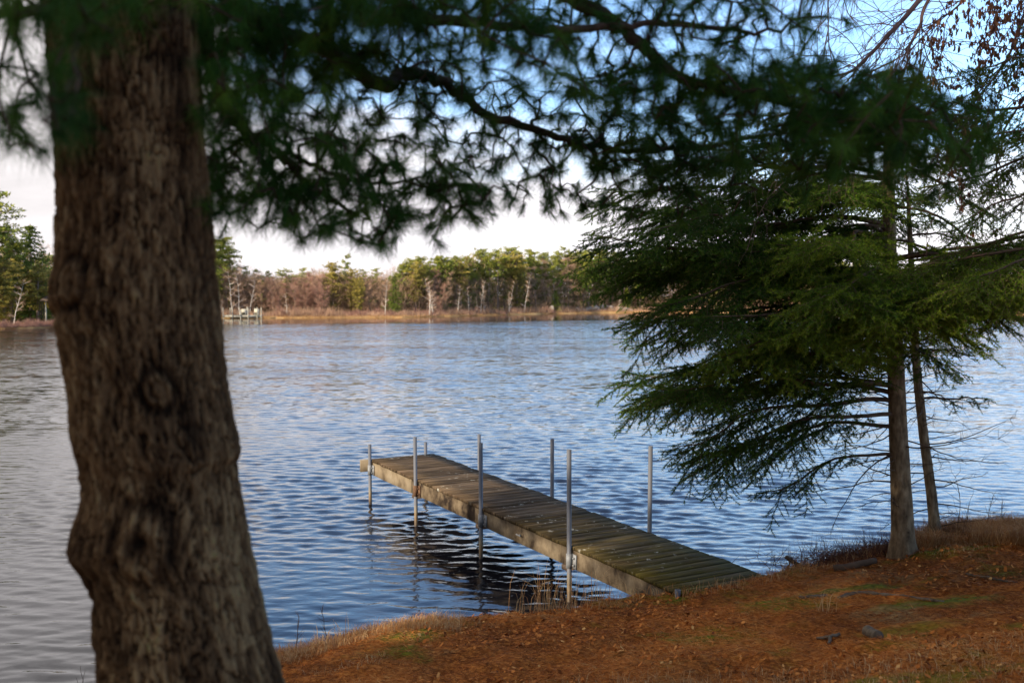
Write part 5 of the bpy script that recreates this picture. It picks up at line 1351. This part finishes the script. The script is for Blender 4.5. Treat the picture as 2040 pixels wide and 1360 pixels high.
stick('driftwood_branch', 'dark arched branch lying in the brush left of the mottled spruce', 'branch', [([at(1640, 1150, Yd), at(1700, 1120, Yd), at(1735, 1095, Yd), at(1770, 1086, Yd), at(1830, 1090, Yd)], .013, .009), ([at(1750, 1090, Yd), at(1752, 1105, Yd)], .006, .004)], 'twig')
stick('driftwood_branch', 'thick dark rotting limb lying along the bank behind the needle slope', 'branch', [([gp(1660, 1137) + [0, 0, .02], gp(1700, 1133) + [0, 0, .03], gp(1745, 1126) + [0, 0, .05]], .035, .025)], 'twig')
def twig_heap(name, label, cx, cy, Yd, n, sx, sz, matn, col, ln=(.08, .3), w_=.003):
    r = np.random.default_rng(n); mb = MB(); c = at(cx, cy, Yd)
    P = c + r.normal(0, 1, (n, 3)) * [sx, sx * .5, sz]; P[:, 2] = np.maximum(P[:, 2], ground_z(P[:, 0], P[:, 1]))
    D = nrm(r.normal(0, 1, (n, 3)) + [0, 0, .5]); V, F = needles(P, D, r.uniform(*ln, n), r.uniform(w_, w_ * 2.2, n)); mb.add(V, F, var=np.repeat(np.clip(r.normal(col, .2, n), 0, 1), 3))
    tag(mb.build(name, M[matn], None, False), label, 'brush', kind='stuff')
twig_heap('brush_heap', 'heap of dark twigs and leaves on the bank left of the mottled spruce', 1690, 1130, 9.1, 2600, .33, .05, 'dead_leaf', .25)
twig_heap('brush_heap', 'dark twiggy litter around the foot of the two shore spruces', 1830, 1112, 9.2, 2400, .28, .05, 'dead_leaf', .3)
twig_heap('fallen_boughs', 'dead orange-brown conifer bough lying right of the mottled spruce foot', 1882, 1118, 8.9, 5200, .11, .055, 'litter', .62, (.03, .10), .002)
def sapling(px, py, Yd, h, label, n=9, seed=1):
    r = np.random.default_rng(seed); c = at(px, py, Yd); c[2] = ground_z(c[0], c[1]) - .03; mb = MB(); cur = c; dv = np.array([r.normal(0, .1), 0, 1.]); pts = [c]
    for _ in range(8): dv = dv + np.append(r.normal(0, .10, 2), 0); cur = cur + nrm(dv[None])[0] * h / 8; pts.append(cur)
    addtube(mb, pts, np.linspace(.0045, .0015, 9), 5)
    for _ in range(n):
        k = r.integers(2, 9); d2 = nrm((dv + r.normal(0, .6, 3))[None])[0]; m1 = pts[k] + d2 * h * .15; m2 = m1 + nrm((d2 + [0, 0, .3] + r.normal(0, .2, 3))[None])[0] * h * .15
        V, F = segs([pts[k], m1], [m1, m2], [.002, .0016], [.0016, .001], 3); mb.add(V, F)
    tag(mb.build('sapling', M['twig'], None), label, 'sapling')
for px, py, Yd, h, lb in [(1905, 1092, 9.3, .62, 'tallest bare sapling right of the thin leaning spruce'), (1925, 1085, 9.4, .38, 'short bare sapling in the dry tangle on the right point'), (1962, 1078, 9.5, .40, 'bare weed stem in the middle of the dry tangle'), (1990, 1075, 9.5, .30, 'small bare weed near the right edge of the dry tangle'), (1640, 1150, 9.0, .20, 'tiny bare weed between the broken branch and the dock end'),
                          (1632, 1160, 8.8, .12, 'tiny bare weed right at the dock end'), (1715, 1120, 9.2, .26, 'small bare weed in the twig heap left of the mottled spruce'), (655, 1290, 7.6, .30, 'thin bare stem on the bank lip right of the big pine'), (590, 1306, 7.4, .28, 'thin bare stem close to the right side of the big pine foot'), (150, 1352, 6.0, .32, 'thin bare stem at the bottom edge left of the big pine')]:
    sapling(px, py, Yd, h, lb, seed=int(px))
